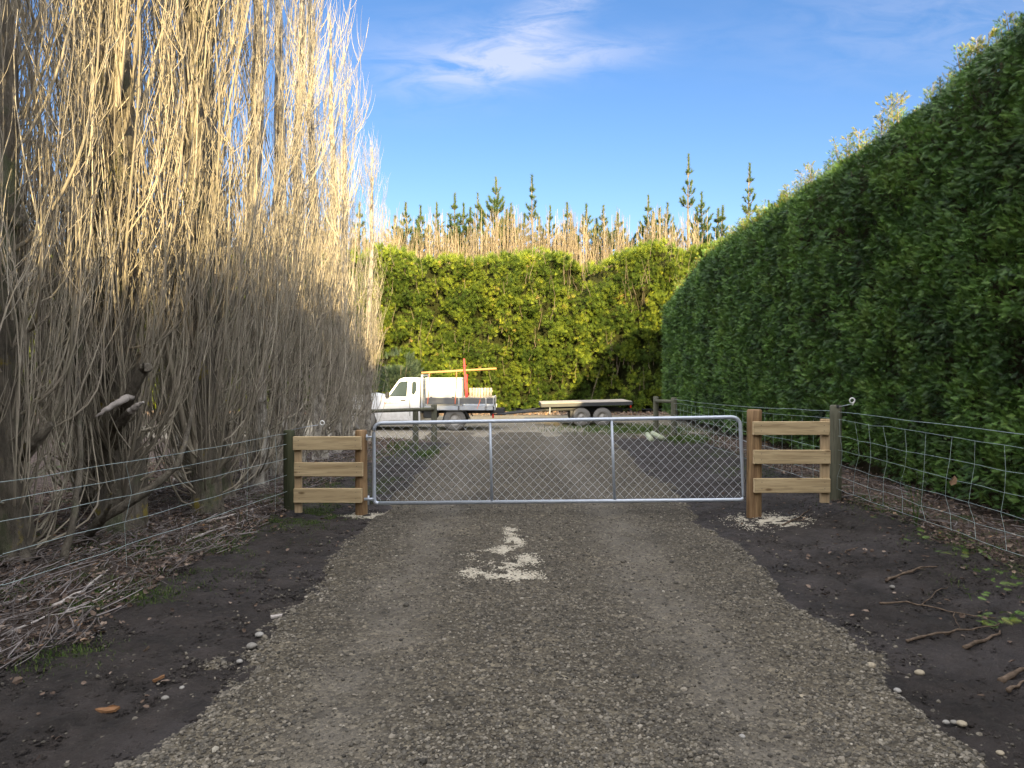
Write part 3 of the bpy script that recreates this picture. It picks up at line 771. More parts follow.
# ------------------------------------------------------------------ pines behind
def pine(h, seed, vis=5.0, fat=1.0):
    r = np.random.default_rng(seed); b = MB(); f = MB()
    t = np.linspace(0, 1, 10); P = np.stack([.05*np.sin(t*5+seed), .05*np.cos(t*4), h*t], -1)
    b.tube(P, .11*(1-t)**.8+.012, 7)
    TV, TT = tuft(12, 1, 1.1, .085, seed)
    def brush(p, d, l, sc, st=.055):
        sc = sc*1.55
        m_ = max(3, int(l/st)); u = np.linspace(.15, 1, m_)
        pos = p+np.outer(u*l, d); D = np.repeat(d[None], m_, 0)+r.normal(0, .15, (m_, 3))
        v, tt = inst(TV, TT, pos, D, r.normal(size=(m_, 3)), sc*r.uniform(.85, 1.1, m_))
        f.add(v, None, tt, np.repeat(np.clip(r.uniform(.2, .9)+r.normal(0, .1, m_), 0, 1), len(TV)))
        b.tube([p, p+d*l*.95], [.016, .006], 4)
    brush(np.array([0, 0, h-.9]), np.array([0, 0, 1.0]), .95, .12)
    z = h-.75; k = 0
    while z > max(.8, h-vis):
        l = min(.28+.26*k, 1.35)*fat; nb = r.integers(4, 6); a0 = r.uniform(0, 6.28)
        for j in range(nb):
            a = a0+j*2*PI/nb+r.normal(0, .25); ll = l*r.uniform(.65, 1.15)
            p0 = np.array([0, 0, z+r.normal(0, .04)]); el = r.uniform(.45, .8)
            d = np.array([math.cos(a)*math.cos(el), math.sin(a)*math.cos(el), math.sin(el)])
            b.tube([p0, p0+d*ll*.6], [.02, .014], 4)
            p1 = p0+d*ll*.45; d2 = d+np.array([0, 0, .9]); d2 /= np.linalg.norm(d2)
            brush(p1, d2, ll*.6, .13)
            if ll > .5:
                for s_ in (-1, 1):
                    d3 = d+np.array([-d[1], d[0], 0])*s_*.6+np.array([0, 0, .5]); d3 /= np.linalg.norm(d3); brush(p0+d*ll*.4, d3, ll*.4, .12)
        z -= r.uniform(.38, .62); k += 1
    return b.mesh('trunk', BARK, True), f.mesh('needles', DPINE)
PV = {}
pines = [(406, 205, 1), (421, 208, 0), (437, 205, 2), (455, 196, 3), (464, 206, 0), (478, 196, 2), (496, 180, 5), (511, 206, 1), (532, 178, 4), (550, 208, 2), (567, 205, 3), (586, 207, 0), (603, 208, 1), (648, 198, 2), (667, 206, 0), (688, 158, 6), (701, 195, 0), (722, 208, 3), (749, 167, 6), (768, 203, 2), (330, 212, 0), (290, 206, 1), (360, 205, 3)]
ordn = ['first', 'second', 'third', 'fourth', 'fifth', 'sixth', 'seventh', 'eighth', 'ninth', 'tenth', 'eleventh', 'twelfth', 'thirteenth', 'fourteenth', 'fifteenth', 'sixteenth', 'seventeenth', 'eighteenth', 'nineteenth', 'twentieth']
special = {6: 'fullest bushy pine above the far hedge, just left of the cactus shaped one', 8: 'pine with a long bare spike and a cup of upturned branches above the far hedge', 15: 'tallest pine, a lone dark candelabra tip above the far hedge', 18: 'second tallest pine tip, standing nearest the right hedge top'}
for i, (px, py, kind) in enumerate(pines):
    Y = 37.0+rng.uniform(-.4, .8); p = at(px, py, Y); h = p[2]
    if kind not in PV: PV[kind] = pine(11.0, 40+kind*7, 2.6 if kind in (4, 6) else 5.0, [.85, .85, .85, .75, .52, 1.1, .55][kind])
    o = empty('pine_tree', (p[0], Y, h-11.0-0.0), rng.uniform(0, 6.28))
    if i < 20: lab = special.get(i, ordn[i]+' pine tip from the left in the row above the far hedge')
    else: lab = ['pine half hidden behind the last thin poplars, nearest the far poplar of them', 'pine behind the thin poplars, leftmost of the pines', 'pine behind the thin poplars, right of two others'][i-20]
    if h < 11: o.location.z = 0; o.scale = (1, 1, h/11.0)
    else: o.location.z = 0; o.scale = (1, 1, h/11.0)
    tag(o, lab, 'pine tree', 'young pines behind the far hedge')
    for nm, me in zip(('trunk', 'needles'), PV[kind]):
        c = bpy.data.objects.new(nm, me); COL.objects.link(c); c.parent = o

for i in range(16):
    px = 398+i*24.5+rng.normal(0, 5); Y = 37.6+rng.uniform(-.5, 1.2); p = at(px, rng.uniform(209, 222), Y)
    o = empty('pine_tree', (p[0], Y, 0), rng.uniform(0, 6.28)); o.scale = (1.1, 1.1, p[2]/11.0); o.rotation_euler = (rng.normal(0, .02), rng.normal(0, .02), rng.uniform(0, 6.28))
    tag(o, 'low pine tip half sunk among the bare saplings behind the far hedge', 'pine tree', 'low pines among the bare saplings')
    for nm, me in zip(('trunk', 'needles'), PV[[0, 1, 2, 3, 5][i % 5]]):
        c = bpy.data.objects.new(nm, me); COL.objects.link(c); c.parent = o
# olive-grey bush left of the truck cab, before the far hedge
b = MB(); p = at(402, 365, 26.5); n = 2600
d = rdir(n); rr = rng.random(n)**.45
P = d*rr[:, None]*np.array([.85, .8, 1.1])+np.array([0, 0, 1.45]); k = fbm(P[:, 0]*2+9, P[:, 2]*2, 401, 2) > .38; P = P[k]; d = d[k]
v, q = inst(SPV, SPQ, P, d+np.array([0, 0, .5]), rdir(len(P)), rng.uniform(.14, .26, len(P)))
b.add(v, None, q, np.repeat(rng.random(len(P)), len(SPV)))
o = empty('olive_bush', (p[0]-.1, 26.5, 0)); tag(o, 'grey green rounded bush between the last poplar and the truck cab', 'bush')
b.build('foliage', OLIVE, o); b = MB()
for k in range(9):
    a = rng.uniform(0, 6.28); b.tube([(0, 0, -.05), (math.cos(a)*.2, math.sin(a)*.2, .8), (math.cos(a)*.6, math.sin(a)*.5, 2.0)], [.04, .03, .008], 5)
b.build('stems', BARK, o)

# ------------------------------------------------------------------ left: row of bare poplars
def smooth_noise(n, K, amp):
    w = rng.normal(0, 1, (n, K, 3)); 
    for _ in range(2): w[:, 1:-1] = (w[:, :-2]+w[:, 1:-1]+w[:, 2:])/3
    c = np.cumsum(w, 1); c -= c[:, :1]
    return c*amp
def interp(P, k, u):
    K = P.shape[1]; f = u*(K-1); i = np.minimum(f.astype(int), K-2); f = (f-i)[:, None]
    return P[k, i]*(1-f)+P[k, i+1]*f, P[k, i+1]-P[k, i]
def poplar(h, r0, seed, n1, n2, n3, low, wide, stubs=0, side=0.0):
    global rng
    old = rng; rng = np.random.default_rng(seed)
    T = MB(); B = MB()
    K = 130; TN = 30; t = np.linspace(0, 1, K)
    P = np.stack([0*t, 0*t, h*t], -1)[None]+smooth_noise(1, K, r0*.07)
    P[:, :, 2] = h*t
    rad = r0*(1-t)**.75*(1+.18*np.exp(-t*h*4.0))+.006
    v, q = tubes(P, rad[None], TN)
    # fluted, lumpy trunk
    ang = np.arctan2(v[:, 1]-np.repeat(P[0, :, 1], TN), v[:, 0]-np.repeat(P[0, :, 0], TN)); hh = v[:, 2]
    bump = 1+.16*np.sin(ang*3+seed+hh*.8)*np.exp(-hh*.5)+.13*(fbm(ang*1.5+9, hh*2.2, seed, 3)-.5)*2+.10*(fbm(ang*5+29, hh*3.0, seed+1, 3)-.5)*2
    cx = np.repeat(P[0, :, 0], TN); cy = np.repeat(P[0, :, 1], TN)
    v[:, 0] = cx+(v[:, 0]-cx)*bump; v[:, 1] = cy+(v[:, 1]-cy)*bump; v[:, 2] -= .12*(hh < .01)
    T.add(v, q)
    for k in range(stubs):       # broken and sawn limbs
        z0 = rng.uniform(.5, 3.2); a = rng.uniform(0, 6.28); d = np.array([math.cos(a), math.sin(a), rng.uniform(.2, 1.0)]); l = rng.uniform(.15, .5)
        T.tube([(0, 0, z0), d*l*.5+np.array([0, 0, z0]), d*l+np.array([0, 0, z0+.03])], [.06, .045, .03], 8)
    # main fastigiate limbs
    n = n1; K1 = 12; t = np.linspace(0, 1, K1)
    z0 = np.where(rng.random(n) < low, rng.uniform(.1, 1.8, n), rng.uniform(.4, .93, n)*h*np.maximum(.35, rng.random(n)**.4))
    L_ = np.minimum(h*1.0-z0, rng.uniform(1.6, 4.2, n)*h/10+.3)*rng.uniform(.75, 1.0, n); L_ = np.maximum(L_, .4)
    a = rng.uniform(0, 2*PI, n)+side*0
    w = wide*rng.uniform(.25, 1.0, n)*np.clip((h*1.05-z0)/h*1.5, .25, 1)
    rr = w[:, None]*(1-np.exp(-t*3.0))
    ax = np.stack([np.cos(a), np.sin(a)], -1)
    z = z0[:, None]+L_[:, None]*(t**1.12)
    base = np.interp(z0, P[0, :, 2], P[0, :, 0]), np.interp(z0, P[0, :, 2], P[0, :, 1])
    Q = np.stack([base[0][:, None]+ax[:, 0:1]*rr, base[1][:, None]+ax[:, 1:2]*rr, z], -1)+smooth_noise(n, K1, .045)
    r1 = rng.uniform(.008, .022, n)*(1 if r0 > .145 else .75)*(1-z0/h*.5)*(1+1.1*(rng.random(n) > .85))
    v, q = tubes(Q, r1[:, None]*(1-.85*t)[None], 6); B.add(v, q, None, np.repeat(rng.uniform(.1, .7, n), K1*6))
    # twigs
    def kids(Q, n2, lmin, lmax, r, K2, sp, u0, col, ns):
        k = rng.integers(0, len(Q), n2); u = u0+(1-u0)*rng.random(n2)*.95
        S0, dr = interp(Q, k, u); dr = dr/(np.linalg.norm(dr, axis=1, keepdims=True)+1e-9)
        a = rng.uniform(0, 2*PI, n2); out = np.stack([np.cos(a), np.sin(a), 0*a], -1)
        l = rng.uniform(lmin, lmax, n2)*(1.1-.4*u); tt = np.linspace(0, 1, K2)
        s_ = sp*rng.uniform(.2, 1.1, n2)
        fw = np.array([0, 0, 1.0])+dr*.6
        fw /= np.linalg.norm(fw, axis=1, keepdims=True)
        Z = S0[:, None]+l[:, None, None]*(fw[:, None]*tt[None, :, None]+out[:, None]*(s_[:, None]*(1-np.exp(-tt*2.5))[None])[..., None])
        Z = Z+smooth_noise(n2, K2, .014)
        v, q = tubes(Z, (r*rng.uniform(.6, 1.3, n2))[:, None]*(1-.75*tt)[None], ns); B.add(v, q, None, np.repeat(np.clip(rng.normal(col, .2, n2), 0, 1), K2*ns)); return Z
    Z = kids(Q, int(n2*1.25), .4, 1.4, .0056, 7, .42, .12, .6, 3)
    kids(Z, n3, .2, .8, .0042, 5, .36, .15, .78, 3)
    # tangled epicormic shoots from the lower trunk
    n = int(70*low*(6 if r0 > .145 else 5)); z0 = rng.uniform(.05, 2.6, n); a = rng.uniform(0, 2*PI, n); l = rng.uniform(.9, 2.8, n); t = np.linspace(0, 1, 9)
    rr = rng.uniform(.12, .55, n)[:, None]*(1-np.exp(-t*3.2))+r0*.7
    E = np.stack([np.cos(a)[:, None]*rr, np.sin(a)[:, None]*rr, z0[:, None]+l[:, None]*t**1.3-.12*np.sin(t*PI)*rng.random((n, 1))], -1)+smooth_noise(n, 9, .055)
    v, q = tubes(E, rng.uniform(.005, .015, n)[:, None]*(1-.75*t)[None], 4); B.add(v, q, None, np.repeat(rng.uniform(.1, .9, n), 36))
    kids(E, n*5, .2, .9, .004, 5, .36, .2, .55, 3)
    rng = old
    return T.mesh('trunk', PALEBARK if r0 < .145 else BARK, True), B.mesh('branches', TWIG, True)
PT = {}
def variant(k):
    if k not in PT:
        #            h    r0   seed n1  n2    n3    low  wide stubs
        PT[k] = poplar(*[(12.0, .20, 11, 120, 900, 2500, .32, 1.0, 7), (11.0, .15, 12, 84, 660, 1900, .30, .8, 3), (12.0, .175, 13, 105, 820, 2300, .30, .95, 5),
                         (9.0, .115, 14, 19, 170, 640, .30, .72, 1), (8.2, .108, 15, 18, 160, 600, .30, .70, 1), (9.6, .12, 16, 20, 180, 680, .30, .78, 2)][k])
    return PT[k]
trees = [  # x, y, variant, scale, label
    (-3.95, 3.3, 2, .97, None), (-4.35, 4.6, 0, 1.0, None),
    (-4.30, 6.1, 2, 1.0, 'leftmost thick poplar with pale peeling bark at the left edge of the photo'),
    (-4.05, 7.3, 0, 1.06, 'thickest poplar trunk with yellow lichen and broken limb stubs, behind the left wires'),
    (-3.55, 8.2, 1, 1.0, 'poplar trunk with yellow lichen patches just left of the mossy dark fence post'),
    (-3.75, 9.1, 2, .98, 'poplar crowding close behind the lichen covered trunk nearest the mossy post'),
    (-3.60, 10.0, 5, 1.06, 'slim poplar beside the gap that shows the far yard, left of the timber fence panel'),
    (-3.62, 11.0, 3, 1.10, 'first slim poplar rising behind the left timber panel'),
    (-3.62, 12.0, 5, 1.0, 'second slim poplar rising behind the left timber panel'),
    (-3.55, 13.1, 4, 1.12, 'mottled poplar trunk directly behind the white pigtail ring'),
    (-3.58, 14.3, 3, .98, 'third slim poplar from the far end of the row'),
    (-3.62, 15.6, 5, .84, 'second last slim poplar of the row, above the left end of the gate'),
    (-3.50, 17.0, 4, .86, 'last and farthest poplar of the row, nearest the truck cab'),
    (-5.9, 5.4, 1, .95, 'poplar in the back row seen through the thick trunks at the far left'),
    (-5.7, 7.4, 2, .9, 'poplar in the back row behind the thickest trunk'),
    (-5.5, 9.2, 1, .9, 'poplar in the back row behind the lichen covered trunks'),
    (-5.0, 8.4, 3, 1.15, 'slim back row poplar filling the gap right of the thickest trunk'),
    (-5.1, 6.5, 5, 1.1, 'slim back row poplar left of the thickest trunk'),
    (-4.9, 10.6, 4, 1.1, 'slim back row poplar behind the gap beside the mossy post'),
]
tr_rng = np.random.default_rng(99)
for i, (x, y, k, s_, lab) in enumerate(trees):
    o = empty('poplar_tree', (x, y, float(hgt0(x, y))-.03), tr_rng.uniform(0, 6.28)); o.scale = (s_, s_, s_)
    if k >= 3: o.rotation_euler = (tr_rng.normal(0, .012), tr_rng.normal(0, .012), tr_rng.uniform(0, 6.28))
    tag(o, lab or ['bare poplar beside the camera, just outside the left edge', 'bare poplar whose branches fill the extreme left edge'][i], 'poplar tree', 'bare poplars along the left fence')
    for nm, me in zip(('trunk', 'branches'), variant(k)):
        c = bpy.data.objects.new(nm, me); COL.objects.link(c); c.parent = o
# broken pale limb on the thick trunk
def lim(pts, rad, n=12, r=.5, ny=.012):
    P = np.array([at(px, py, Y) for px, py, Y in pts]); m_ = 5*len(P); t = np.linspace(0, 1, m_); u = np.linspace(0, 1, len(P))
    P = np.stack([np.interp(t, u, P[:, k]) for k in range(3)], -1)
    P[1:-1] = (P[:-2]+2*P[1:-1]+P[2:])/4
    rr_ = np.interp(t, u, rad)*rng.uniform(.88, 1.12, m_)
    b.tube(P+rng.normal(0, ny*.3, P.shape), rr_, n, r)
b = MB(); lim([(110, 446, 7.15), (118, 420, 6.95), (132, 390, 6.75), (143, 370, 6.7), (147, 366, 6.68)], [.075, .06, .048, .045, .05]); lim([(118, 425, 6.9), (130, 411, 6.72)], [.05, .036])
bl_ = b.build('broken_limb', BARK, None, True); tag(bl_, 'broken forked dead limb with pale split ends jutting from the thickest poplar trunk', 'branch')
b = MB(); lim([(131, 396, 6.76), (122, 400, 6.68), (108, 408, 6.6), (95, 417, 6.55)], [.036, .034, .026, .006])
b.build('split_end', DEADWOOD, bl_, True)
b = MB(); lim([(128, 413, 6.75), (136, 406, 6.68), (143, 402, 6.65)], [.034, .026, .010]); b.build('split_end', DEADWOOD, bl_, True)
b = MB()
lim([(80, 545, 6.7), (100, 520, 6.5), (150, 490, 6.6), (178, 465, 6.7), (188, 430, 6.9), (205, 330, 7.3)], [.045, .045, .04, .03, .02, .008], 9)
lim([(100, 522, 6.5), (109, 505, 6.4), (111, 492, 6.4)], [.02, .018, .01], 7)
o = b.build('crooked_limb', BARK, None, True); tag(o, 'low crooked mossy limb curving up beside the thick poplar trunk behind the wires', 'branch')
b = MB()
lim([(62, 562, 5.9), (72, 520, 6.0), (80, 470, 6.2), (78, 380, 6.5), (84, 300, 6.7)], [.035, .03, .026, .02, .012], 8)
o = b.build('leaning_stem', BARK, None, True); tag(o, 'straight grey sucker stem standing left of the thick poplar trunk', 'stem')

# ------------------------------------------------------------------ trees behind the camera (they cast the long shade)
def occ_top(x): return np.interp(x, [-30, -4.2, -2.6, -1.6, -.9, -.2, .8, 2.8, 6.2, 7.5, 12, 30], [10.1, 10.1, 8.4, 6.6, 6.7, 7.6, 8.9, 9.3, 9.3, 8.6, 8.4, 8.2])
oh = empty('shelter_hedge', (0, -12.6, 0)); tag(oh, 'tall evergreen shelter hedge across the lane behind the camera', 'hedge')
b = MB()
xs = np.arange(-30, 30.1, .5); zs = np.linspace(0, 1, 16)
Xg, Tg = np.meshgrid(xs, zs); Zg = Tg*(occ_top(Xg)-.2); Yg = -12+(fbm(Xg, Zg, 501, 3)-.5)*.6
nx, ny = len(xs), len(zs); i = (np.arange(ny-1)[:, None]*nx+np.arange(nx-1)[None]).ravel(); q = np.stack([i, i+1, i+nx+1, i+nx], -1)
b.add(np.stack([Xg, Yg, Zg], -1), q)
A = np.stack([xs, Yg[-1], Zg[-1]], -1); B_ = np.stack([xs, np.full(nx, -13.4), Zg[-1]], -1); C_ = np.stack([xs, np.full(nx, -13.4), 0*xs], -1)
strip(A, B_); strip(B_, C_)
local(b, oh.location); b.build('woody_core', CORE, oh, smooth=True)
n = 16000; b = MB()
x = rng.uniform(-30, 30, n); u = rng.random(n); z = np.where(u < .5, rng.random(n)*occ_top(x), occ_top(x)+rng.normal(-.05, .14, n)); y = np.where(u < .5, -11.7+(fbm(x, z, 501, 3)-.5)*.6, rng.uniform(-13.3, -11.8, n))
D = np.stack([rng.normal(0, .5, n), rng.uniform(-.3, .8, n), rng.uniform(.2, 1, n)], -1)
v, q = inst(SPV, SPQ, np.stack([x, y, z], -1), D, rdir(n), rng.uniform(.25, .5, n)); b.add(v, None, q, np.repeat(rng.uniform(.1, .85, n), len(SPV)))
local(b, oh.location); b.build('foliage', CYP, oh)

# ------------------------------------------------------------------ gate
GY = 8.42
A0 = at(374, 503.5, GY); A1 = at(373.5, 423.3, GY); B1 = at(740, 417, GY); B0 = at(744.5, 500, GY)
def bez(p, q, r_, n=7): 
    t = np.linspace(0, 1, n)[:, None]; return (1-t)**2*p+2*t*(1-t)*q+t*t*r_
gate = empty('farm_gate', A0); tag(gate, 'galvanised tube farm gate with diamond mesh closed across the driveway', 'gate')
def loc(b, o, name, mat, smooth=True):
    local(b, tuple(o.location)); return b.build(name, mat, o, smooth)
b = MB()
cr = .11
def u_(a, c): d = c-a; return d/np.linalg.norm(d)
path = [A0+u_(A0, B0)*.06]+[A0]
path = np.vstack([bez(A0+u_(A0, B0)*.05, A0, A0+u_(A0, A1)*.05, 5), bez(A1-u_(A0, A1)*cr, A1, A1+u_(A1, B1)*cr), bez(B1-u_(A1, B1)*cr, B1, B1+u_(B1, B0)*cr), bez(B0-u_(B1, B0)*.05, B0, B0-u_(A0, B0)*.05, 5), [A0+u_(A0, B0)*.05]])
b.tube(path, .022, 12); loc(b, gate, 'frame', GALV)
for f in (.318, .650):
    b = MB(); b.tube([A0+(B0-A0)*f, A1+(B1-A1)*f], .017, 10); loc(b, gate, 'upright', GALV)
b = MB()
# diamond mesh woven of zigzag wires
wdt = B0[0]-A0[0]; cell = .108; k = 0
zt = lambda x: A1[2]+(B1[2]-A1[2])*(x-A1[0])/(B1[0]-A1[0])-.012
zb = lambda x: A0[2]+(B0[2]-A0[2])*(x-A0[0])/(B0[0]-A0[0])+.012
for dirn in (1, -1):
    c0 = -1.4
    while c0 < wdt+1.4:
        # line x = A0x + c0 + dirn*s ; z = zb + s*1.0 (slope .95)
        pts = []
        for s_ in np.linspace(0, 1.1, 34):
            x = A0[0]+c0+dirn*s_*.98; z = A0[2]+s_
            if A0[0]+.01 < x < B0[0]-.01-(z-A0[2])*.04 and zb(x) < z < zt(x): pts.append((x, GY+.004*dirn+.002*math.sin(s_*40), z))
        if len(pts) > 1: b.tube(pts, .0014, 4, cap=False)
        c0 += cell
loc(b, gate, 'diamond_mesh', MESHW, False)
b = MB(); b.box(A0+np.array([-.06, -.01, .05]), (.12, .02, .03)); b.tube([A0+np.array([-.07, 0, -.02]), A0+np.array([-.07, 0, .09])], .012, 8); loc(b, gate, 'hinge', GALV)
b = MB(); p = at(370, 437, GY); b.box(p, (.10, .015, .02)); b.tube([p+np.array([-.04, 0, -.04]), p+np.array([-.04, 0, .03])], .01, 8); loc(b, gate, 'hinge', GALV)
b = MB(); p = at(744, 440, GY); 
for q_ in range(5): b.tube([p+np.array([-.02+.03*q_, -.01, -.012*q_]), p+np.array([.01+.03*q_, -.012, -.012*(q_+1)])], .006, 6)
loc(b, gate, 'latch_chain', GALV)

# timber wing panels beside the gate
def roundpost(b, c, r_, z0, z1, n=20, seed=1, taper=.97, bev=.012):
    K = 14; t = np.linspace(0, 1, K)
    zz_ = np.concatenate([z0+(z1-z0-bev)*t, [z1, z1]]); rr_ = np.concatenate([r_*(1+(taper-1)*t), [r_*taper-bev, .001]])
    a = np.arange(n)*2*PI/n
    wob = 1+.05*(fbm(np.cos(a)[None]*1.5+seed+5, zz_[:, None]*2.5+np.sin(a)[None]*1.5, seed, 3)-.5)*2
    x = c[0]+rr_[:, None]*wob*np.cos(a); y = c[1]+rr_[:, None]*wob*np.sin(a)
    v = np.stack([x, y, np.repeat(zz_[:, None], n, 1)], -1).reshape(-1, 3)
    i = np.arange(len(zz_)-1)[:, None]*n; j = np.arange(n)[None]; j2 = (j+1) % n
    b.add(v, np.stack([i+j, i+j2, i+n+j2, i+n+j], -1).reshape(-1, 4))
def panel(lab, postpx, posttop, pr, PY, rails, battpx, battz, BYq, end_left):
    cx = (postpx-512)/FPX*PY; g0 = float(hgt0(cx, PY))
    o = empty('rail_panel', (cx, PY, g0)); tag(o, lab, 'timber panel', 'new timber panels either side of the gate')
    b = MB(); roundpost(b, (cx, PY), pr, g0-.2, at(postpx, posttop, PY)[2], seed=int(postpx)); loc(b, o, 'post', POSTNEW)
    fy = PY-pr-.022
    for (x0, x1, yt, yb) in rails:
        p = at(x0, yt, fy); q = at(x1, yb, fy)
        b = MB(); rr_ = None
        b.box(((p[0]+q[0])/2, fy, (p[2]+q[2])/2), (q[0]-p[0], .048, p[2]-q[2]), Matrix.Rotation(rng.normal(0, .003), 3, 'Y'), bev=.006)
        rl = loc(b, o, 'rail', RAIL, False)
        b = MB(); xe = p[0]-.001 if end_left else q[0]+.001
        b.box((xe, fy, (p[2]+q[2])/2), (.004, .044, (p[2]-q[2])*.96)); local(b, tuple(o.location)); b.build('end_grain', ENDGRAIN, rl)
    by = fy+.024+.026
    x0, x1 = battpx; p = at(x0, battz[0], by); q = at(x1, battz[1], by)
    b = MB(); b.box(((p[0]+q[0])/2, by, (p[2]+q[2])/2), (q[0]-p[0], .05, p[2]-q[2]), bev=.004); loc(b, o, 'batten', BATTEN, False)
    for (x0, x1, yt, yb) in rails:          # nail heads
        for xx in (x0+8, x1-5) if end_left else (x0+5, x1-6):
            for yy2 in (yt+4, yb-4):
                b = MB(); c = at(xx, yy2, fy-.026); b.box(c, (.007, .004, .007)); loc(b, o, 'nail', DARKST, False)
panel('new timber three rail panel left of the gate on a peeled brown post', 361, 430, .073, 8.50, [(293, 361, 436.5, 450), (294, 362.5, 462.5, 476.5), (293.5, 361.5, 488.5, 503)], (294.5, 301.5), (440, 513), 0, False)
panel('new timber three rail panel right of the gate on a thick reddish brown post', 754.5, 409.5, .087, 8.36, [(753.5, 829.5, 421.5, 435), (754, 830.5, 450, 464), (754.5, 830.5, 478.5, 493)], (821, 829.5), (419, 503), 0, True)

# wire fences
def wires(b, p, q, zs0, zs1, r_=.0022, sag=.012, n=14, jit=.004):
    t = np.linspace(0, 1, n)
    for a_, c_ in zip(zs0, zs1):
        P = np.stack([p[0]+(q[0]-p[0])*t, p[1]+(q[1]-p[1])*t, a_+(c_-a_)*t-sag*np.sin(PI*t)], -1)+rng.normal(0, jit, (n, 3))*np.array([1, 0, 1])
        b.tube(P, r_, 5, cap=False)
# right fence: weathered post, netting toward the camera and another run to the far post
RP = at(836, 500, 8.9)[:2]; RP = (RP[0]+.0, 8.9)
o = empty('wire_fence', (RP[0], RP[1], .1)); tag(o, 'wire netting fence with a grey weathered post in front of the right hedge', 'wire fence')
b = MB(); roundpost(b, RP, .073, -.2, at(836, 405, 8.9)[2], seed=77); loc(b, o, 'post', POSTOLD)
Z8 = [1.235, 1.145, .93, .755, .575, .42, .27]; Q = (4.26, 2.2)
b = MB(); Zn = [1.21, 1.11, .90, .71, .54, .38, .22]
wires(b, RP, Q, Z8[:1], Zn[:1], .0024, .01); wires(b, RP, Q, Z8[1:], Zn[1:], .0018, .03, 24, .006); loc(b, o, 'line_wires', WIRE)
yk = 8.78
while yk > 2.3:
    f = (RP[1]-yk)/(RP[1]-Q[1]); x = RP[0]+(Q[0]-RP[0])*f
    P = [(x+rng.normal(0, .012), yk+rng.normal(0, .012)+.03*math.sin(z_*5+yk), (Z8[z_]+(Zn[z_]-Z8[z_])*f)-.03*math.sin(PI*f)) for z_ in range(1, 7)]
    b = MB(); b.tube(P, .0019, 5, cap=False); yk -= rng.uniform(.30, .40); loc(b, o, 'stay_wire', WIRE)
b = MB(); c = at(838, 407, 8.83); e_ = at(852, 404, 8.7); b.tube([c, e_], .0035, 6); loc(b, o, 'insulator_arm', GALV)
def ring(c, r_, n=18, th=.008, gap=True):
    a = np.linspace(-.3, 2*PI-.2, n); P = [(c[0]+r_*math.cos(k), c[1]+.012*k/6, c[2]+r_*math.sin(k)) for k in a]
    return [(c[0]-.0, c[1], c[2]-r_*1.9)]+[(c[0]-.3*r_, c[1], c[2]-r_)]*0+P, th
b = MB(); P, th = ring(at(852.5, 400.5, 8.7), .030); b.tube(P, th, 8); loc(b, o, 'pigtail_insulator', WPLAST)
b = MB(); b.box((RP[0]-.01, RP[1]-.075, 1.30), (.03, .02, .03)); loc(b, o, 'bracket', DARKST, False)
b = MB(); wires(b, RP, (4.17, 18.3), Z8[:1], [1.05], .003, .04); wires(b, RP, (4.17, 18.3), Z8[1:], [.95, .8, .65, .5, .36, .22], .0022, .03)
yk = 9.2
while yk < 18: 
    f = (yk-8.9)/9.4; b.tube([(RP[0]+.11*f, yk, 1.10-.2*f), (RP[0]+.11*f+.01, yk+.02, .26)], .002, 4, cap=False); yk += .38
loc(b, o, 'far_run_wires', WIRE)
# left fence
LP = (at(289, 512, 8.75)[0], 8.75)
o = empty('wire_fence', (LP[0], LP[1], .05)); tag(o, 'plain wire fence with a dark mossy post in front of the poplars', 'wire fence')
b = MB(); roundpost(b, LP, .072, -.2, at(289, 430, 8.75)[2], seed=31); loc(b, o, 'post', POSTMOSS)
b = MB(); zA = [.97, .84, .66, .46, .26]; mid = (-3.42, 4.75); zB = [.975, .845, .71, .49, .28]; end = (-3.95, 1.6)
wires(b, LP, mid, zA, zB, .0024, .012); wires(b, mid, end, zB, [k*1.0 for k in zB], .0024, .0); loc(b, o, 'line_wires', WIRE)
yk = 8.4
while yk > 2:
    f = (LP[1]-yk)/4.0; x = LP[0]+(-3.42-LP[0])*f
    if rng.random() < .7: b = MB(); b.tube([(x, yk, .95), (x+.02, yk+rng.normal(0, .03), .7), (x, yk+rng.normal(0, .03), .45), (x, yk, .08)], .0017, 4, cap=False); loc(b, o, 'stay_wire', WIRE)
    yk -= .62
b = MB(); roundpost(b, end, .07, -.2, 1.1, seed=35); loc(b, o, 'post', POSTMOSS)
b = MB(); b.tube([at(291, 430, 8.75), at(305, 427, 8.72), at(318, 425, 8.7)], .004, 6); loc(b, o, 'insulator_arm', GALV)
b = MB(); P, th = ring(at(322, 423, 8.7), .026, th=.007); b.tube(P, th, 8); loc(b, o, 'pigtail_insulator', WPLAST)

# old post-and-rail strainers beyond the gate
def strainer(lab, posts, rails, r_=.075):
    x0 = (posts[0][0]-512)/FPX*posts[0][2]
    o = empty('strainer_fence', (x0, posts[0][2], 0)); tag(o, lab, 'fence')
    for i, (px, py, Y) in enumerate(posts):
        b = MB(); roundpost(b, ((px-512)/FPX*Y, Y), r_, -.2, at(px, py, Y)[2], n=14, seed=60+i+int(px)); loc(b, o, 'post', POSTOLD)
    for (p, q) in rails:
        b = MB(); b.tube([at(*p), at(*q)], .048, 10); loc(b, o, 'rail', POSTOLD)
    return o
strainer('old grey post and rail fence end in front of the truck', [(415.5, 408, 18.2), (434, 404.5, 17.9), (338, 407, 18.4)], [((434, 409, 17.82), (376, 411, 18.1)), ((376, 411, 18.1), (330, 411, 18.3))])
strainer('old grey strainer pair joined by a short rail near the far end of the hedge', [(656, 396.5, 20.4), (674, 397.5, 18.4)], [((656, 401, 20.3), (674, 401.5, 18.45))], .08)

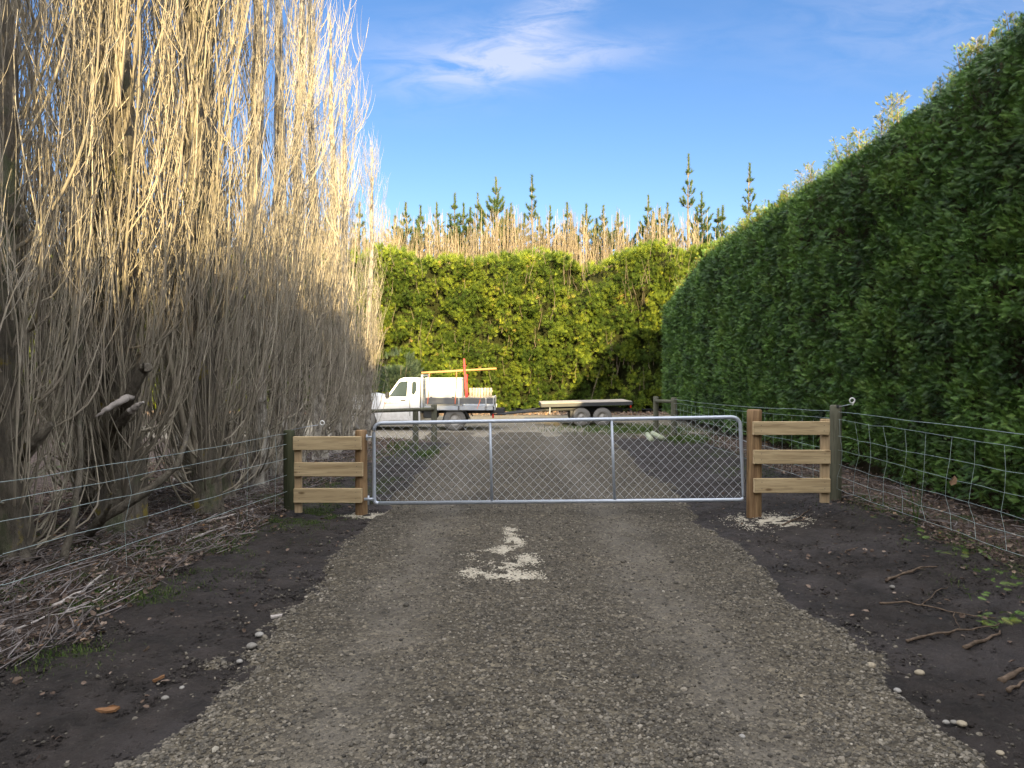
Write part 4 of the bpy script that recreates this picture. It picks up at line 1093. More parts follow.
# ------------------------------------------------------------------ truck
TY = 21.6
def tp(px, py, y=TY): return at(px, py, y)
TX0 = tp(440, 430)[0]
truck = empty('flatbed_truck', (TX0, TY+.85, 0)); tag(truck, 'white single cab flatbed truck with a tool box parked in the yard beyond the gate', 'truck')
def TB(b, name, mat, par=None, smooth=False):
    local(b, tuple(truck.location)); return b.build(name, mat, par or truck, smooth)
def prof(pts): return [tuple(tp(px, py)[[0, 2]]) for px, py in pts]
W2 = 1.72
# cab body side profile (front hidden by poplars)
b = MB()
lower = prof([(342, 420), (341, 404), (343, 399), (352, 395.5), (366, 394), (385.5, 397.5), (419.5, 397.5), (420, 421), (377, 422), (374, 413), (368, 409), (361, 409), (355, 413), (352, 421)])
b.prism(lower, TY, TY+W2)
cab = TB(b, 'cab_body', WHITE)
b = MB()  # greenhouse: tapered toward the roof
gl = prof([(386, 397.5), (398.5, 379.5), (403, 377.6), (417, 377.6), (419.3, 380), (419.8, 397.5)])
n_ = len(gl); v = []
for side, yb in ((0, TY), (1, TY+W2)):
    for (x, z) in gl:
        ins = .16*(z-tp(0, 397.5)[2])/.6
        v.append((x, yb+(ins if side == 0 else -ins), z))
b.ngon(np.array(v), [list(range(n_)), list(range(2*n_-1, n_-1, -1))]+[[i, i+n_, (i+1) % n_+n_, (i+1) % n_] for i in range(n_)])
TB(b, 'cab_roof', WHITE)
def inset_y(z): return TY+.16*(z-tp(0, 397.5)[2])/.6-.006
def pane(pts, name, mat, par=None, lift=0.0, side=0):
    b = MB(); P = prof(pts); v = []
    for (x, z) in P: v.append((x, inset_y(z)-lift if side == 0 else 2*TY+W2-inset_y(z)+lift, z))
    for (x, z) in P: v.append((x, (inset_y(z) if side == 0 else 2*TY+W2-inset_y(z))+.004, z))
    m_ = len(P); b.ngon(np.array(v), [list(range(m_)), list(range(2*m_-1, m_-1, -1))]+[[i, i+m_, (i+1) % m_+m_, (i+1) % m_] for i in range(m_)])
    return TB(b, name, mat, par)
for sd in (0, 1):
    pane([(389, 396.6), (398.5, 382.6), (400, 381.8), (407.3, 381), (406.5, 396.6)], 'side_window', GLASS, side=sd)
    pane([(411.5, 393.5), (411.5, 383), (413, 381.3), (415.2, 381.3), (416.3, 385), (416, 391), (413.8, 395)], 'rear_side_window', GLASS, side=sd)
b = MB()  # windscreen
a0, a1 = tp(386.5, 396.9), tp(398, 380.3)
nx_ = -.006
b.ngon(np.array([(a0[0]+nx_, TY+.10, a0[2]), (a0[0]+nx_, TY+W2-.10, a0[2]), (a1[0]+nx_, TY+W2-.22, a1[2]), (a1[0]+nx_, TY+.22, a1[2]), (a0[0]+.02, TY+.10, a0[2]), (a0[0]+.02, TY+W2-.10, a0[2]), (a1[0]+.02, TY+W2-.22, a1[2]), (a1[0]+.02, TY+.22, a1[2])]), [(0, 1, 2, 3), (7, 6, 5, 4), (0, 4, 5, 1), (1, 5, 6, 2), (2, 6, 7, 3), (3, 7, 4, 0)])
TB(b, 'windscreen', GLASS)
b = MB(); P = prof([(383.5, 398), (409, 397.8), (409.3, 420), (381, 420), (378, 411)])
b.prism(P, TY-.008, TY+.0); door = TB(b, 'door', WHITE)
b = MB()
for pts in ([(409.6, 380), (409.9, 420)], ): 
    q = prof(pts); b.box(((q[0][0]+q[1][0])/2, TY-.004, .92), (.012, .012, 1.0))
TB(b, 'door_gap', BLACK)
b = MB(); c = tp(403, 400.2); b.box((c[0], TY-.02, c[2]), (.15, .02, .03), bev=.005); TB(b, 'door_handle', BLACK)
b = MB(); c = tp(388, 394.8); b.box((c[0], TY-.12, c[2]), (.10, .17, .17), bev=.02); b.tube([(c[0], TY-.05, c[2]), (c[0]+.03, TY+.02, c[2]-.03)], .015, 6); TB(b, 'mirror', BLACK)
b = MB()   # faded red lettering strip on the door: letter sized strokes
xk = 384.6
for ch in 'LLETTERIN':
    c = tp(xk, 402.9); w_ = .03; b.box((c[0], TY-.0095, c[2]), (w_, .003, .045 if ch in 'LT' else .03)); b.box((c[0]+.012, TY-.0098, c[2]-.012), (.03, .003, .010)); xk += 1.55
TB(b, 'faded_lettering', REDWRIT)
b = MB(); c = tp(344, 403); b.box((c[0], TY+.25, c[2]), (.12, .36, .2), bev=.03); TB(b, 'headlight', GALV)
b = MB(); c = tp(344, 403); b.box((c[0], TY+W2-.25, c[2]), (.12, .36, .2), bev=.03); TB(b, 'headlight', GALV)
b = MB(); c = tp(342, 416); b.box((c[0], TY+W2/2, c[2]), (.2, W2, .22), bev=.03); TB(b, 'bumper', BLACK)
def wheel(c, r_, w_, par, off, hubc=RIM, nm='wheel'):
    b = MB(); b.lathe([(r_*.56, -w_/2), (r_*.93, -w_/2), (r_, -w_/2+.03), (r_, w_/2-.03), (r_*.93, w_/2), (r_*.56, w_/2)], c, 'y', 30)
    local(b, tuple(par.location)); t_ = b.build('tyre', RUBBER, None, True)
    e = bpy.data.objects.new(nm, None)
    t_.name = nm; t_.parent = par
    b = MB(); b.lathe([(r_*.57, -w_/2+.02), (r_*.50, -w_/2+.012), (r_*.46, -w_/2+.05), (r_*.22, -w_/2+.03), (r_*.17, -w_/2-.005), (.001, -w_/2-.012)], c, 'y', 30)
    b.lathe([(r_*.57, w_/2-.02), (r_*.46, w_/2-.05), (.001, w_/2-.04)], c, 'y', 30)
    local(b, tuple(par.location)); b.build('rim', hubc, t_, True)
    bpy.data.objects.remove(e)
rc = tp(455, 419.5, TY+.15); rw = .34
for yk in (TY+.14, TY+W2-.14):
    wheel((rc[0], yk, rw-.03), rw, .24, truck, 0)
    wheel((tp(364, 420)[0], yk, rw-.03), rw, .24, truck, 0)
# deck
dx0, dx1 = tp(425, 405)[0], tp(495, 405)[0]; dz1 = tp(0, 399.5)[2]; dz0 = tp(0, 412)[2]
b = MB(); b.box(((dx0+dx1)/2, TY+W2/2, dz0+.12), (dx1-dx0, W2+.06, .09)); TB(b, 'deck_floor', ALU)
for yk in (TY-.045, TY+W2+.045):
    b = MB(); b.box(((dx0+dx1)/2, yk, (dz0+.19+dz1)/2+.06), (dx1-dx0, .03, dz1-dz0-.19), bev=.005)
    b.box(((dx0+dx1)/2, yk-.006, dz1+.03), (dx1-dx0, .045, .03)); 
    s_ = TB(b, 'dropside', DROP)
    b = MB(); b.box(((dx0+dx1)/2, yk-.02, dz0+.12), (dx1-dx0+.04, .03, .12)); b2 = TB(b, 'side_rail', ALU)
    for px in (459, 486, 493.5):
        b = MB(); b.box((tp(px, 400)[0], yk-.025, (dz0+dz1)/2+.06), (.035, .02, dz1-dz0)); TB(b, 'latch_strip', ALU)
b = MB(); b.box((dx1-.03, TY+W2/2, (dz0+dz1)/2+.08), (.04, W2+.06, dz1-dz0+.0)); TB(b, 'tailgate', ALU)
b = MB()
for yk in (TY+.02, TY+W2-.02): b.tube([(tp(422, 0)[0], yk, dz0+.1), (tp(422, 0)[0], yk, tp(0, 374.5)[2])], .035, 6)
for zz_ in (375.5, 382, 390): b.box((tp(422, 0)[0], TY+W2/2, tp(0, zz_)[2]), (.05, W2, .05))
TB(b, 'headboard', ALU)
b = MB(); b.box((tp(440, 0)[0], TY+.55, .55), (3.9, .07, .15)); b.box((tp(440, 0)[0], TY+W2-.55, .55), (3.9, .07, .15))
b.box((tp(430, 0)[0], TY+.3, .5), (.45, .35, .3), bev=.03); b.box((tp(478, 0)[0], TY+.5, .56), (.35, .4, .10), bev=.02); b.tube([(rc[0], TY+.2, rw), (rc[0], TY+W2-.2, rw)], .05, 8)
TB(b, 'chassis', DARKST)
for yk in (TY+.02, TY+W2-.26):    # angular mudguards
    b = MB()
    for (p, q) in (((441.5, 424), (445, 411.5)), ((445, 411.5), (465, 411.5)), ((465, 411.5), (470, 419))):
        a_, c_ = tp(*p), tp(*q); d = c_-a_; L2 = math.hypot(d[0], d[2]); ang = -math.atan2(d[2], d[0])
        b.box(((a_[0]+c_[0])/2, yk+.12, (a_[2]+c_[2])/2), (L2, .26, .02), Matrix.Rotation(ang, 3, 'Y'))
    TB(b, 'mudguard', DARKST)
b = MB(); c = tp(493, 416); b.box((c[0], TY+.12, c[2]), (.05, .28, .12)); TB(b, 'tail_lamp', LENS)
b = MB(); b.box((tp(491, 0)[0], TY+W2/2, .47), (.06, W2*.8, .1)); b.box((tp(494.5, 0)[0], TY+W2/2, .42), (.25, .06, .04)); TB(b, 'tow_bar', DARKST)
# tool box
x0, x1 = tp(425.5, 0)[0], tp(462, 0)[0]; z0, z1 = dz0+.17, tp(0, 378.5)[2]
b = MB(); b.box(((x0+x1)/2, TY+.48, (z0+z1)/2), (x1-x0, .92, z1-z0), bev=.03); tb = TB(b, 'tool_box', BOXW)
b = MB(); b.box(((x0+x1)/2, TY+.48, z1+.008), (x1-x0+.03, .96, .03), bev=.008); local(b, (0, 0, 0)); o_ = TB(b, 'lid', BOXW, tb)
for px in (431, 453): 
    b = MB(); c = tp(px, 397.5); b.box((c[0], TY+.012, c[2]), (.07, .03, .05), bev=.008); TB(b, 'latch', DARKST, tb)
# things carried on the truck
b = MB(); p, q = at(421.5, 372.8, TY+.35), at(496.5, 368.6, TY+.45); b.tube([p, q], .032, 8); o = b.build('timber_pole', YELLOWT, None, True); tag(o, 'long thin yellowish timber pole strapped over the truck tool box', 'pole')
b = MB(); p, q = at(464, 362, TY+.2), at(466.5, 399, TY+.16)
b.box(((p[0]+q[0])/2, TY+.2, (p[2]+q[2])/2), (.055, .06, p[2]-q[2]+.2), Matrix.Rotation(-.055, 3, 'Y'), bev=.006)
b.box(((p[0]+q[0])/2+.05, TY+.2, (p[2]+q[2])/2-.16), (.05, .05, (p[2]-q[2])*.62), Matrix.Rotation(-.055, 3, 'Y'), bev=.006)
b.box((p[0]+.02, TY+.2, p[2]-.12), (.10, .08, .05), bev=.01); b.tube([(p[0]+.06, TY+.2, q[2]+.35), (p[0]+.12, TY+.16, q[2]+.75)], .012, 6)
o = b.build('red_fencing_jack', RED); tag(o, 'upright red steel fencing jack standing on the truck deck behind the tool box', 'jack')
for i, (pa, pb) in enumerate([((429.5, 372.8), (427.5, 404)), ((456.5, 371), (455, 404)), ((481, 395), (477, 409))]):
    a_, c_ = at(*pa, TY-.02), at(*pb, TY-.075); b = MB(); b.tube([a_, (a_+c_)/2+np.array([.02, -.02, 0]), c_], .013, 5)
    o = b.build('ratchet_strap', ORANGE); tag(o, ['orange strap tying the pole down beside the truck headboard', 'orange strap tying the pole down over the rear of the tool box', 'short orange strap hanging over the truck side near the tail'][i], 'strap', 'orange straps on the truck')
b = MB()
for i in range(8):
    x = tp(470+i*2.9, 0)[0]; b.box((x, TY+.30+.1*(i % 2), tp(0, 396)[2]), (.075, .08, .48), Matrix.Rotation(rng.normal(0, .05), 3, 'Y'), bev=.008)
b.box((tp(480.5, 0)[0], TY+.42, tp(0, 391.5)[2]), (.72, .03, .05)); b.box((tp(480.5, 0)[0], TY+.42, tp(0, 400)[2]), (.72, .03, .05))
o = b.build('slatted_crate', PALET); tag(o, 'pale slatted timber crate on the rear of the truck deck', 'crate')

# ------------------------------------------------------------------ trailer
RY = 23.4
tl = empty('flat_trailer', (at(590, 0, RY)[0], RY+.9, 0)); tag(tl, 'low flat deck tandem axle trailer hitched behind the truck', 'trailer')
def RB(b, name, mat, par=None, smooth=False): local(b, tuple(tl.location)); return b.build(name, mat, par or tl, smooth)
x0, x1 = at(541.5, 0, RY)[0], at(632, 0, RY)[0]; zt0 = at(0, 404.5, RY)[2]; zt1 = at(0, 402.2, RY)[2]
tilt = math.atan2(zt1-zt0, x1-x0); RT = Matrix.Rotation(-tilt, 3, 'Y')
b = MB(); nb = 9
for k in range(nb): b.box(((x0+x1)/2, RY+.1+k*.225, (zt0+zt1)/2+.02), (x1-x0, .215, .03), RT)
RB(b, 'deck_boards', PLY)
b = MB()
for yk in (RY-.01, RY+1.96): b.box(((x0+x1)/2, yk, (zt0+zt1)/2-.035), (x1-x0+.02, .05, .11), RT)
for xx, zz_ in ((x0, zt0), (x1, zt1)): b.box((xx, RY+.975, zz_-.035), (.05, 1.9, .11))
b.box(((x0+x1)/2+.3, RY+.5, .50), (1.9, .06, .14)); b.box(((x0+x1)/2+.3, RY+1.45, .50), (1.9, .06, .14))
RB(b, 'frame', DARKST)
b = MB(); h_ = at(499, 417.5, RY-.6)
h_ = np.array([tp(499, 0)[0], TY+W2/2, .43])
for yk in (RY+.15, RY+1.75): b.tube([h_, (x0+.15, yk, .50), (x0+1.4, yk, .55)], .04, 6)
b.tube([h_+np.array([-.08, 0, 0]), h_+np.array([.2, 0, .0])], .028, 8); RB(b, 'drawbar', DARKST)
b = MB(); b.tube([(x0+.28, RY+.05, .62), (x0+.28, RY+.05, .38)], .02, 6); RB(b, 'support_leg', GALV)
for px in (581.5, 602.8):
    for yk in (RY+.09, RY+1.86): wheel((at(px, 0, RY)[0], yk, .278), .31, .17, tl, 0, RIM)
    b = MB(); b.tube([(at(px, 0, RY)[0], RY+.15, .305), (at(px, 0, RY)[0], RY+1.8, .305)], .035, 8); RB(b, 'axle', DARKST)
b = MB(); b.box((at(572, 0, RY)[0], RY+.08, .33), (.12, .16, .34), bev=.01); RB(b, 'mud_flap', BLACK)
b = MB(); b.box((x1-.04, RY+.03, zt1-.14), (.05, .1, .08)); RB(b, 'tail_lamp', LENS)

# ------------------------------------------------------------------ logs, stones, sticks
def cyl_log(name, lab, p, q, r_, mat, cat='log', grp=None):
    b = MB(); b.tube([p, (np.array(p)+q)/2+rng.normal(0, .004, 3), q], [r_, r_*1.02, r_*.95], 12)
    o = b.build(name, mat, None, True); tag(o, lab, cat, grp); return o
cyl_log('post_offcut', 'pale greenish post offcut lying tilted on top of the pair near the strainer', at(652, 433, 18.0), at(664, 439.5, 17.7), .065, GREENLOG, 'log', 'post offcuts near the strainer')
cyl_log('post_offcut', 'pale greenish post offcut lying underneath on the soil near the strainer', at(647.5, 434.5, 18.2), at(652, 440.5, 17.6), .070, GREENLOG, 'log', 'post offcuts near the strainer')
def big_stone(px, py, w, lab, c, flat=.6):
    p = gp(px, py); r_ = .42*w/FPX*p[1]
    import bmesh
    bm = bmesh.new(); bmesh.ops.create_icosphere(bm, subdivisions=3, radius=1)
    sx, sy = rng.uniform(.85, 1.1), rng.uniform(.75, 1.0)
    for v in bm.verts:
        k = 1+.22*(float(fbm(v.co.x*1.3+px, v.co.y*1.3+v.co.z, int(px), 3))-.5)
        v.co = Vector((v.co.x*sx*r_*k, v.co.y*sy*r_*k, v.co.z*flat*r_*k))
    me = bpy.data.meshes.new('stone'); bm.to_mesh(me); bm.free()
    for f in me.polygons: f.use_smooth = True
    me.materials.append(c); o = bpy.data.objects.new('stone', me); COL.objects.link(o)
    o.location = (p[0], p[1], p[2]+r_*flat*.7+.02); tag(o, lab, 'stone', 'larger stones along the driveway edges')
SC = plain('pale stone', (.27, .26, .24), .7, .25, var=.25, sc=40); SB = plain('buff stone', (.30, .26, .19), .7, .25, var=.25, sc=40); SG = plain('grey stone', (.20, .19, .17), .75, .25, var=.25, sc=40)
for a_ in [(258, 641, 10, 'white rounded stone on the soil at the left edge of the gravel', SC), (873, 673, 13, 'buff rounded stone at the right gravel edge with a smaller one below it', SB),
           (922, 680, 11, 'brown oval stone lying alone on the right soil', SB), (903, 708, 12, 'flat grey stone half sunk at the right gravel edge', SG), (900, 698, 9, 'small pale oblong stone just above the flat grey one', SC),
           (949, 731, 8, 'bright white chip, left of a trio at the lower right', SC), (965, 733, 11, 'smooth pale buff stone, right end of a trio at the lower right', SB), (957, 731, 8, 'brown stone in the middle of a trio at the lower right', SG),
           (804, 706, 12, 'tan flat stone set in the gravel at the lower right', SB), (1004, 762, 9, 'buff stone at the bottom right corner', SB), (180, 695, 7, 'small white stone on the soil near the lower left', SC), (250, 653, 12, 'grey flat stone beside the white rounded one on the left', SG),
           (163, 706, 9, 'grey stone at the gravel edge near the bottom left', SG), (744, 745, 8, 'light grey stone among the gravel near the bottom', SC), (238, 668, 8, 'pale stone between soil and gravel on the left', SC), (894, 592, 7, 'grey pebble in the middle of the right soil strip', SG)]:
    big_stone(*a_)
def stick(pts, rad, lab, mat=TWIGM, grp='fallen sticks on the soil', name='fallen_stick', r=.5, lift=.02):
    b = MB()
    for seg, rr_ in zip(pts, rad):
        P = []
        for k, (px, py) in enumerate(seg):
            p = gp(px, py); P.append(p+np.array([0, 0, lift+abs(rng.normal(0, .006))]))
        P = np.array(P); t = np.linspace(0, 1, 3*len(P)); u = np.linspace(0, 1, len(P))
        P = np.stack([np.interp(t, u, P[:, k]) for k in range(3)], -1)+rng.normal(0, .007, (len(t), 3))*np.array([1, 1, .4])
        b.tube(P, np.interp(t, [0, 1], [rr_, rr_*.4])*.68*rng.uniform(.8, 1.2, len(t)), 8, r=r)
    o = b.build(name, mat, None, True); tag(o, lab, 'stick', grp)
BR = plain('brown root bark', (.115, .085, .062), .9, .15, var=.55, sc=26, bump=.8)
stick([[(886, 584), (905, 578), (925, 572), (938, 570)], [(905, 578), (915, 573), (926, 574)]], [.018, .008], 'brown forked root stick on the right soil, farthest of the large ones', BR)
stick([[(880, 608), (915, 607), (955, 616), (1000, 624)], [(925, 610), (938, 596), (948, 590)], [(955, 617), (962, 635)]], [.011, .007, .006], 'long thin branching twig lying across the right soil', BR)
stick([[(908, 647), (935, 640), (975, 635), (1005, 630)], [(950, 640), (962, 633)]], [.015, .008], 'brown stick below the long branching twig on the right soil', BR)
stick([[(966, 653), (985, 645), (1004, 637)]], [.022], 'short thick broken brown stick on the right soil', BR)
stick([[(1005, 688), (1030, 676)], [(1010, 697), (1035, 685)]], [.03, .018], 'split brown wood piece at the right edge of the photo', BR)
stick([[(783, 528), (800, 520), (811, 512)], [(796, 522), (812, 524)]], [.016, .008], 'dark root lying beside the pale grit at the right gate post', BR)
stick([[(845, 556), (862, 549)]], [.010], 'short brown stick in the middle of the right soil below the fence', BR)
DG = DEADWOOD
stick([[(52, 612), (80, 596), (110, 570)], [(62, 606), (85, 598)]], [.026, .012], 'thick pale grey stick in the brush pile, largest at the left', DG, 'larger sticks in the brushwood on the left')
stick([[(60, 618), (95, 603), (130, 582)], [(95, 603), (118, 583)]], [.014, .008], 'slender grey stick just below the thickest one in the brush pile', DG, 'larger sticks in the brushwood on the left')
stick([[(0, 610), (30, 600), (60, 580)]], [.014], 'grey stick at the left edge above the brush pile', DG, 'larger sticks in the brushwood on the left')
stick([[(5, 640), (45, 622), (90, 612)]], [.012], 'low grey stick at the bottom of the brush pile', DG, 'larger sticks in the brushwood on the left')
stick([[(180, 545), (215, 532), (255, 520)], [(215, 532), (240, 530)]], [.016, .008], 'grey branch on the litter left of the dark mossy post', DG, 'larger sticks in the brushwood on the left')
stick([[(205, 525), (240, 515), (275, 505)]], [.02], 'pale branch on the ground behind the wires next to the mossy post', DG, 'larger sticks in the brushwood on the left')
BK = plain('orange bark chip', (.19, .10, .048), .8, .2, var=.3, sc=30)
def chip(px, py, w, h, lab, m_=BK):
    p = gp(px, py); s_ = p[1]/FPX; b = MB(); n = 9
    P = [(math.cos(a)*w/2*s_*rng.uniform(.75, 1.1), math.sin(a)*h*1.3*s_*rng.uniform(.7, 1.1)) for a in np.arange(n)*2*PI/n]
    v = [(x, y, .02+.01*math.sin(x*60)) for x, y in P]+[(x, y, .032+.01*math.sin(x*60)) for x, y in P]
    b.ngon(np.array(v), [list(range(n))[::-1], list(range(n, 2*n))]+[[i, (i+1) % n, (i+1) % n+n, i+n] for i in range(n)])
    o = b.build('bark_chip', m_); o.location = p; o.rotation_euler = (rng.normal(0, .1), rng.normal(0, .1), rng.normal(0, .2)); tag(o, lab, 'bark chip', 'bark chips on the left soil')
chip(107, 717, 26, 4, 'largest orange brown bark chip on the left soil near the bottom')
chip(157, 686, 14, 3, 'bright orange bark chip on the left soil, upper of the two')
chip(275, 621, 14, 3, 'pale splinter chip at the left gravel edge above the white stone', DEADWOOD)
chip(146, 655, 9, 2, 'small brown bark scrap in the middle of the left soil', BR)

# loose brush, leaves, grass
def litter_mask(x, y):
    left = (x < -2.75+.03*(y-4)*0+(fbm(x*2, y*2, 41, 3)-.5)*.5)
    right = (x > 3.85+.05*(y-4)+(fbm(x*2, y*2, 57, 3)-.5)*.5)
    return left | right
n = 26000
x = np.concatenate([rng.uniform(-6.5, -2.4, n), rng.uniform(3.6, 6.0, n//2)]); y = np.concatenate([2.5+rng.random(n)**1.3*16, 2.5+rng.random(n//2)**1.3*17])
k = litter_mask(x, y); x, y = x[k], y[k]
n2 = 1100; xe = np.concatenate([rng.uniform(-2.9, -1.7, n2//2), rng.uniform(2.3, 4.4, n2)]); ye = rng.uniform(2.6, 10, n2+n2//2)
ke = rng.random(len(xe)) < np.where(xe < 0, .25, .1+.5*(xe-2.3)/2); x = np.concatenate([x, xe[ke]]); y = np.concatenate([y, ye[ke]])
LV = np.array([(0, 0, 0), (.42, .35, .10), (.30, .85, .16), (0, 1.1, .02), (-.32, .8, .2), (-.4, .3, .08), (0, .5, -.04)]); LT = np.array([(0, 1, 6), (1, 2, 6), (2, 3, 6), (3, 4, 6), (4, 5, 6), (5, 0, 6)])
m_ = len(x); a = rng.uniform(0, 2*PI, m_); D = np.stack([np.cos(a), np.sin(a), rng.normal(0, .25, m_)], -1); N = UP+rng.normal(0, .45, (m_, 3))
v, t = inst(LV, LT, np.stack([x, y, hgt0(x, y)+.015+.025*rng.random(m_)], -1), D, N, rng.uniform(.018, .048, m_))
b = MB(); b.add(v, None, t, np.repeat(np.clip(rng.beta(1.8, 2.2, m_), 0, 1), 7)); o = b.build('fallen_leaves', DEADLEAF); tag(o, 'brown fallen leaves lying along both verges', 'leaves', kind='stuff')
# leaf drift along the foot of the far hedge
n = 5000; x = rng.uniform(-20, 8, n); y = rng.uniform(29.3, 31.6, n); a = rng.uniform(0, 6.28, n)
v, t = inst(LV, LT, np.stack([x, y, hgt0(x, y)+.03+.04*rng.random(n)], -1), np.stack([np.cos(a), np.sin(a), rng.normal(0, .3, n)], -1), UP+rng.normal(0, .5, (n, 3)), rng.uniform(.05, .11, n))
b = MB(); b.add(v, None, t, np.repeat(np.clip(rng.uniform(.5, 1.0, n), 0, 1), 7)); o = b.build('fallen_leaves', DEADLEAF); tag(o, 'orange brown leaf drift along the foot of the far hedge', 'leaves', kind='stuff')
# twigs
n = 11000
x = np.concatenate([rng.uniform(-5.0, -2.6, n), rng.uniform(3.7, 5.4, n//9)]); y = 2.4+rng.random(len(x))**1.2*13
k = litter_mask(x, y) & (rng.random(len(x)) < .3+1.1*fbm(x*1.2, y*1.2, 611, 3)); x, y = x[k], y[k]; m_ = len(x)
a = rng.normal(PI/2+.15, .45, m_); l = rng.uniform(.08, .6, m_)*rng.uniform(.3, 1, m_); t = np.linspace(-.5, .5, 6); z0 = hgt0(x, y)+.015+rng.random(m_)**2*.09
P = np.stack([x[:, None]+np.cos(a)[:, None]*l[:, None]*t, y[:, None]+np.sin(a)[:, None]*l[:, None]*t, z0[:, None]+rng.normal(0, .035, m_)[:, None]*t], -1)+smooth_noise(m_, 6, .012)*np.array([1, 1, .2])
v, q = tubes(P, (.0014+.0048*rng.random(m_)**2.4)[:, None]*(1-.5*np.abs(t))[None], 4); b = MB(); b.add(v, q, None, np.repeat(rng.uniform(0, 1, m_)**.8, 24)); o = b.build('twig_litter', TWIGM); tag(o, 'tangled grey brushwood twigs strewn along the verges', 'twigs', kind='stuff')
# grass
def grass(patches, name, lab, hmax=.07, w=.004):
    P = []; 
    for (x, y, ax, ay, n) in patches: P.append(np.stack([x+rng.normal(0, ax*1.5, n), y+rng.normal(0, ay*1.5, n)], -1))
    P = np.vstack(P); k = fbm(P[:, 0]*3, P[:, 1]*3, 71, 3) > .40; P = P[k]; m_ = len(P); a = rng.uniform(0, 6.28, m_); h = hmax*rng.uniform(.4, 1.2, m_)
    d = np.stack([np.cos(a), np.sin(a), 0*a], -1); s_ = np.stack([-np.sin(a), np.cos(a), 0*a], -1)*(w*(.7+.6*rng.random(m_)))[:, None]
    p0 = np.stack([P[:, 0], P[:, 1], hgt0(P[:, 0], P[:, 1])+0*h], -1); p1 = p0+np.array([0, 0, 1])*h[:, None]*.6+d*h[:, None]*.15; p2 = p0+np.array([0, 0, 1])*h[:, None]+d*h[:, None]*rng.uniform(.3, .9, m_)[:, None]
    v = np.stack([p0-s_, p0+s_, p1-s_*.8, p1+s_*.8, p2], 1).reshape(-1, 3); i = np.arange(m_)*5
    b = MB(); b.add(v, np.stack([i, i+1, i+3, i+2], -1), np.stack([i+2, i+3, i+4], -1), np.repeat(rng.random(m_), 5)); o = b.build(name, GRASS); tag(o, lab, 'grass', kind='stuff')
G = []
def gpatch(px, py, wx, wy, n): p = gp(px, py); G.append((p[0], p[1], wx*p[1]/FPX, wy*p[1]**2/(CAM_H*FPX), int(n*1.6) if p[1] < 12 else n))
for a_ in [(90, 602, 14, 5, 700), (135, 545, 22, 4, 1600), (210, 545, 24, 4, 1500), (20, 540, 14, 8, 1500), (312, 520, 14, 3, 2600), (300, 515, 14, 5, 1600), (240, 540, 20, 4, 900), (150, 600, 20, 4, 500), (10, 590, 14, 6, 700), (275, 500, 12, 3, 900), (340, 500, 18, 3, 1500), (60, 660, 16, 6, 500), (190, 570, 20, 5, 600), (120, 590, 24, 5, 700),
           (330, 485, 22, 6, 3000), (385, 482, 8, 2, 500), (415, 462, 12, 1.5, 700), (395, 450, 16, 3, 900), (430, 450, 6, 3, 600), (375, 490, 10, 3, 900), (310, 470, 20, 8, 2500),
           (688, 441, 7, 1.5, 3500), (620, 431, 16, 1.3, 3500), (645, 431, 12, 1.3, 3000), (690, 431, 10, 1.5, 1500), (715, 455, 12, 2.5, 1800), (740, 472, 10, 3, 1200), (880, 505, 16, 3, 500), (900, 515, 14, 3, 400), (960, 545, 20, 5, 600), (1000, 585, 14, 6, 500), (860, 498, 12, 2, 500)]: gpatch(*a_)
grass(G, 'grass', 'short tufts of green grass and moss along the verges', .034, .0026)
G = []
for a_ in [(620, 430, 20, 1.6, 3500), (655, 430, 14, 1.6, 2500), (688, 440, 6, 1.6, 2600), (400, 448, 12, 3, 600), (428, 455, 5, 2, 500)]: gpatch(*a_)
grass(G, 'grass', 'taller green grass strip at the edge of the far yard', .10, .007)
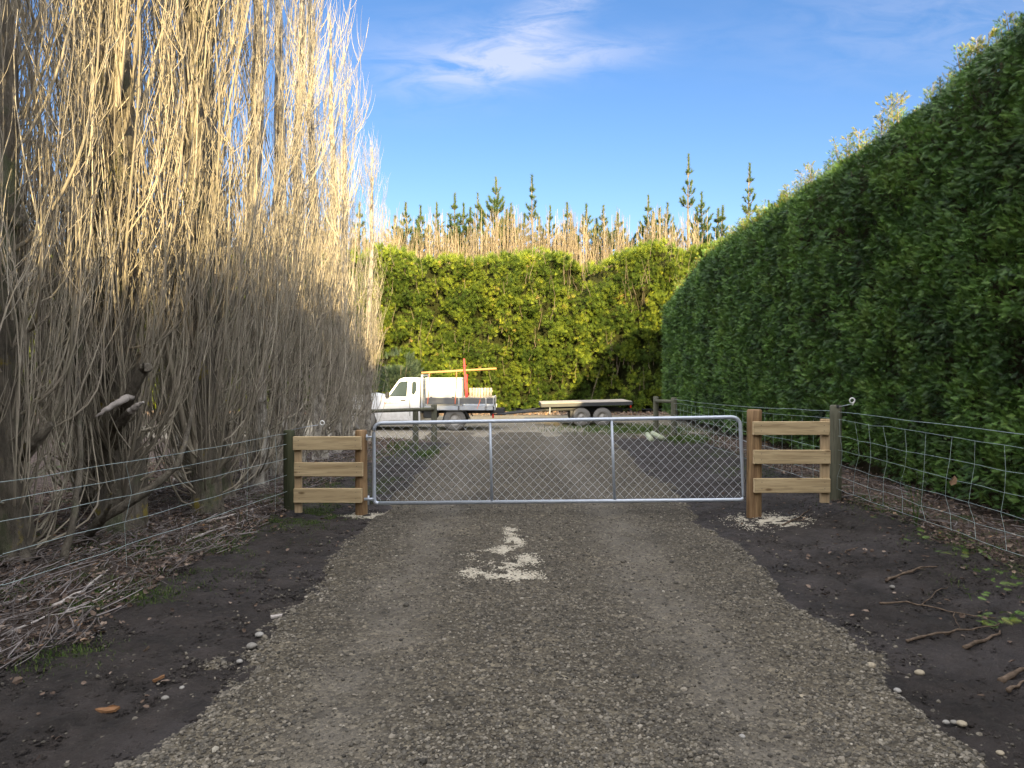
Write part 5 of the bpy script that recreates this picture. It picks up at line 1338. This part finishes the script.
# fallen fresh cypress sprigs under the right hedge
b = MB(); P = []
for (px, py, n, s_) in [(1005, 625, 14, .05), (985, 628, 8, .04), (1020, 622, 10, .05), (940, 545, 16, .12), (965, 560, 20, .14), (1000, 580, 16, .15), (1015, 590, 10, .1), (920, 535, 10, .1), (975, 545, 14, .2), (905, 520, 8, .15), (985, 600, 8, .08)]:
    p = gp(px, py)
    for k in range(n): P.append(p+np.array([rng.normal(0, s_), rng.normal(0, s_), .03+.03*rng.random()]))
P = np.array(P); m_ = len(P); v, q = inst(SPV, SPQ, P, np.stack([rng.normal(.8, .5, m_), rng.normal(0, .6, m_), rng.normal(0, .15, m_)], -1), UP+rng.normal(0, .5, (m_, 3)), rng.uniform(.04, .085, m_))
b.add(v, None, q, np.repeat(rng.uniform(.75, .94, m_), len(SPV))); o = b.build('fallen_sprigs', CYP); tag(o, 'bright green cypress sprigs dropped under the right wire fence', 'sprigs', kind='stuff')
# pale weed and one dead leaf caught by the netting
b = MB(); w0 = at(928, 505, 7.2); wz = float(hgt0(w0[0], 7.2)); o = empty('weed', (w0[0]-.05, 7.3, wz)); tag(o, 'thin pale leaved weed growing through the right netting', 'weed'); bl = MB()
for k in range(9):
    a = rng.uniform(0, 6.28); h = rng.uniform(.45, .85); P = np.array([(0, 0, 0), (math.cos(a)*.06, math.sin(a)*.06, h*.5), (math.cos(a)*.2, math.sin(a)*.16, h)]); b.tube(P, [.003, .002, .001], 4, r=.5)
    m_ = 16; u = rng.random(m_); pos = P[0]+(P[2]-P[0])*u[:, None]; v, t = inst(LV, LT, pos, rdir(m_)+np.array([0, 0, .3]), rdir(m_), rng.uniform(.015, .03, m_)); bl.add(v, None, t, np.repeat(rng.uniform(.5, 1, m_), 7))
b.build('stems', GRASS, o); bl.build('leaves', OLIVE, o)
b = MB(); v, t = inst(LV, LT, np.array([at(952, 486, 6.5)]), np.array([(.3, 0, 1.0)]), np.array([(0.2, -1.0, .2)]), .09); b.add(v, None, t, .93); o = b.build('dead_leaf', DEADLEAF); tag(o, 'single tan dead leaf hanging on the right wire netting', 'leaf')
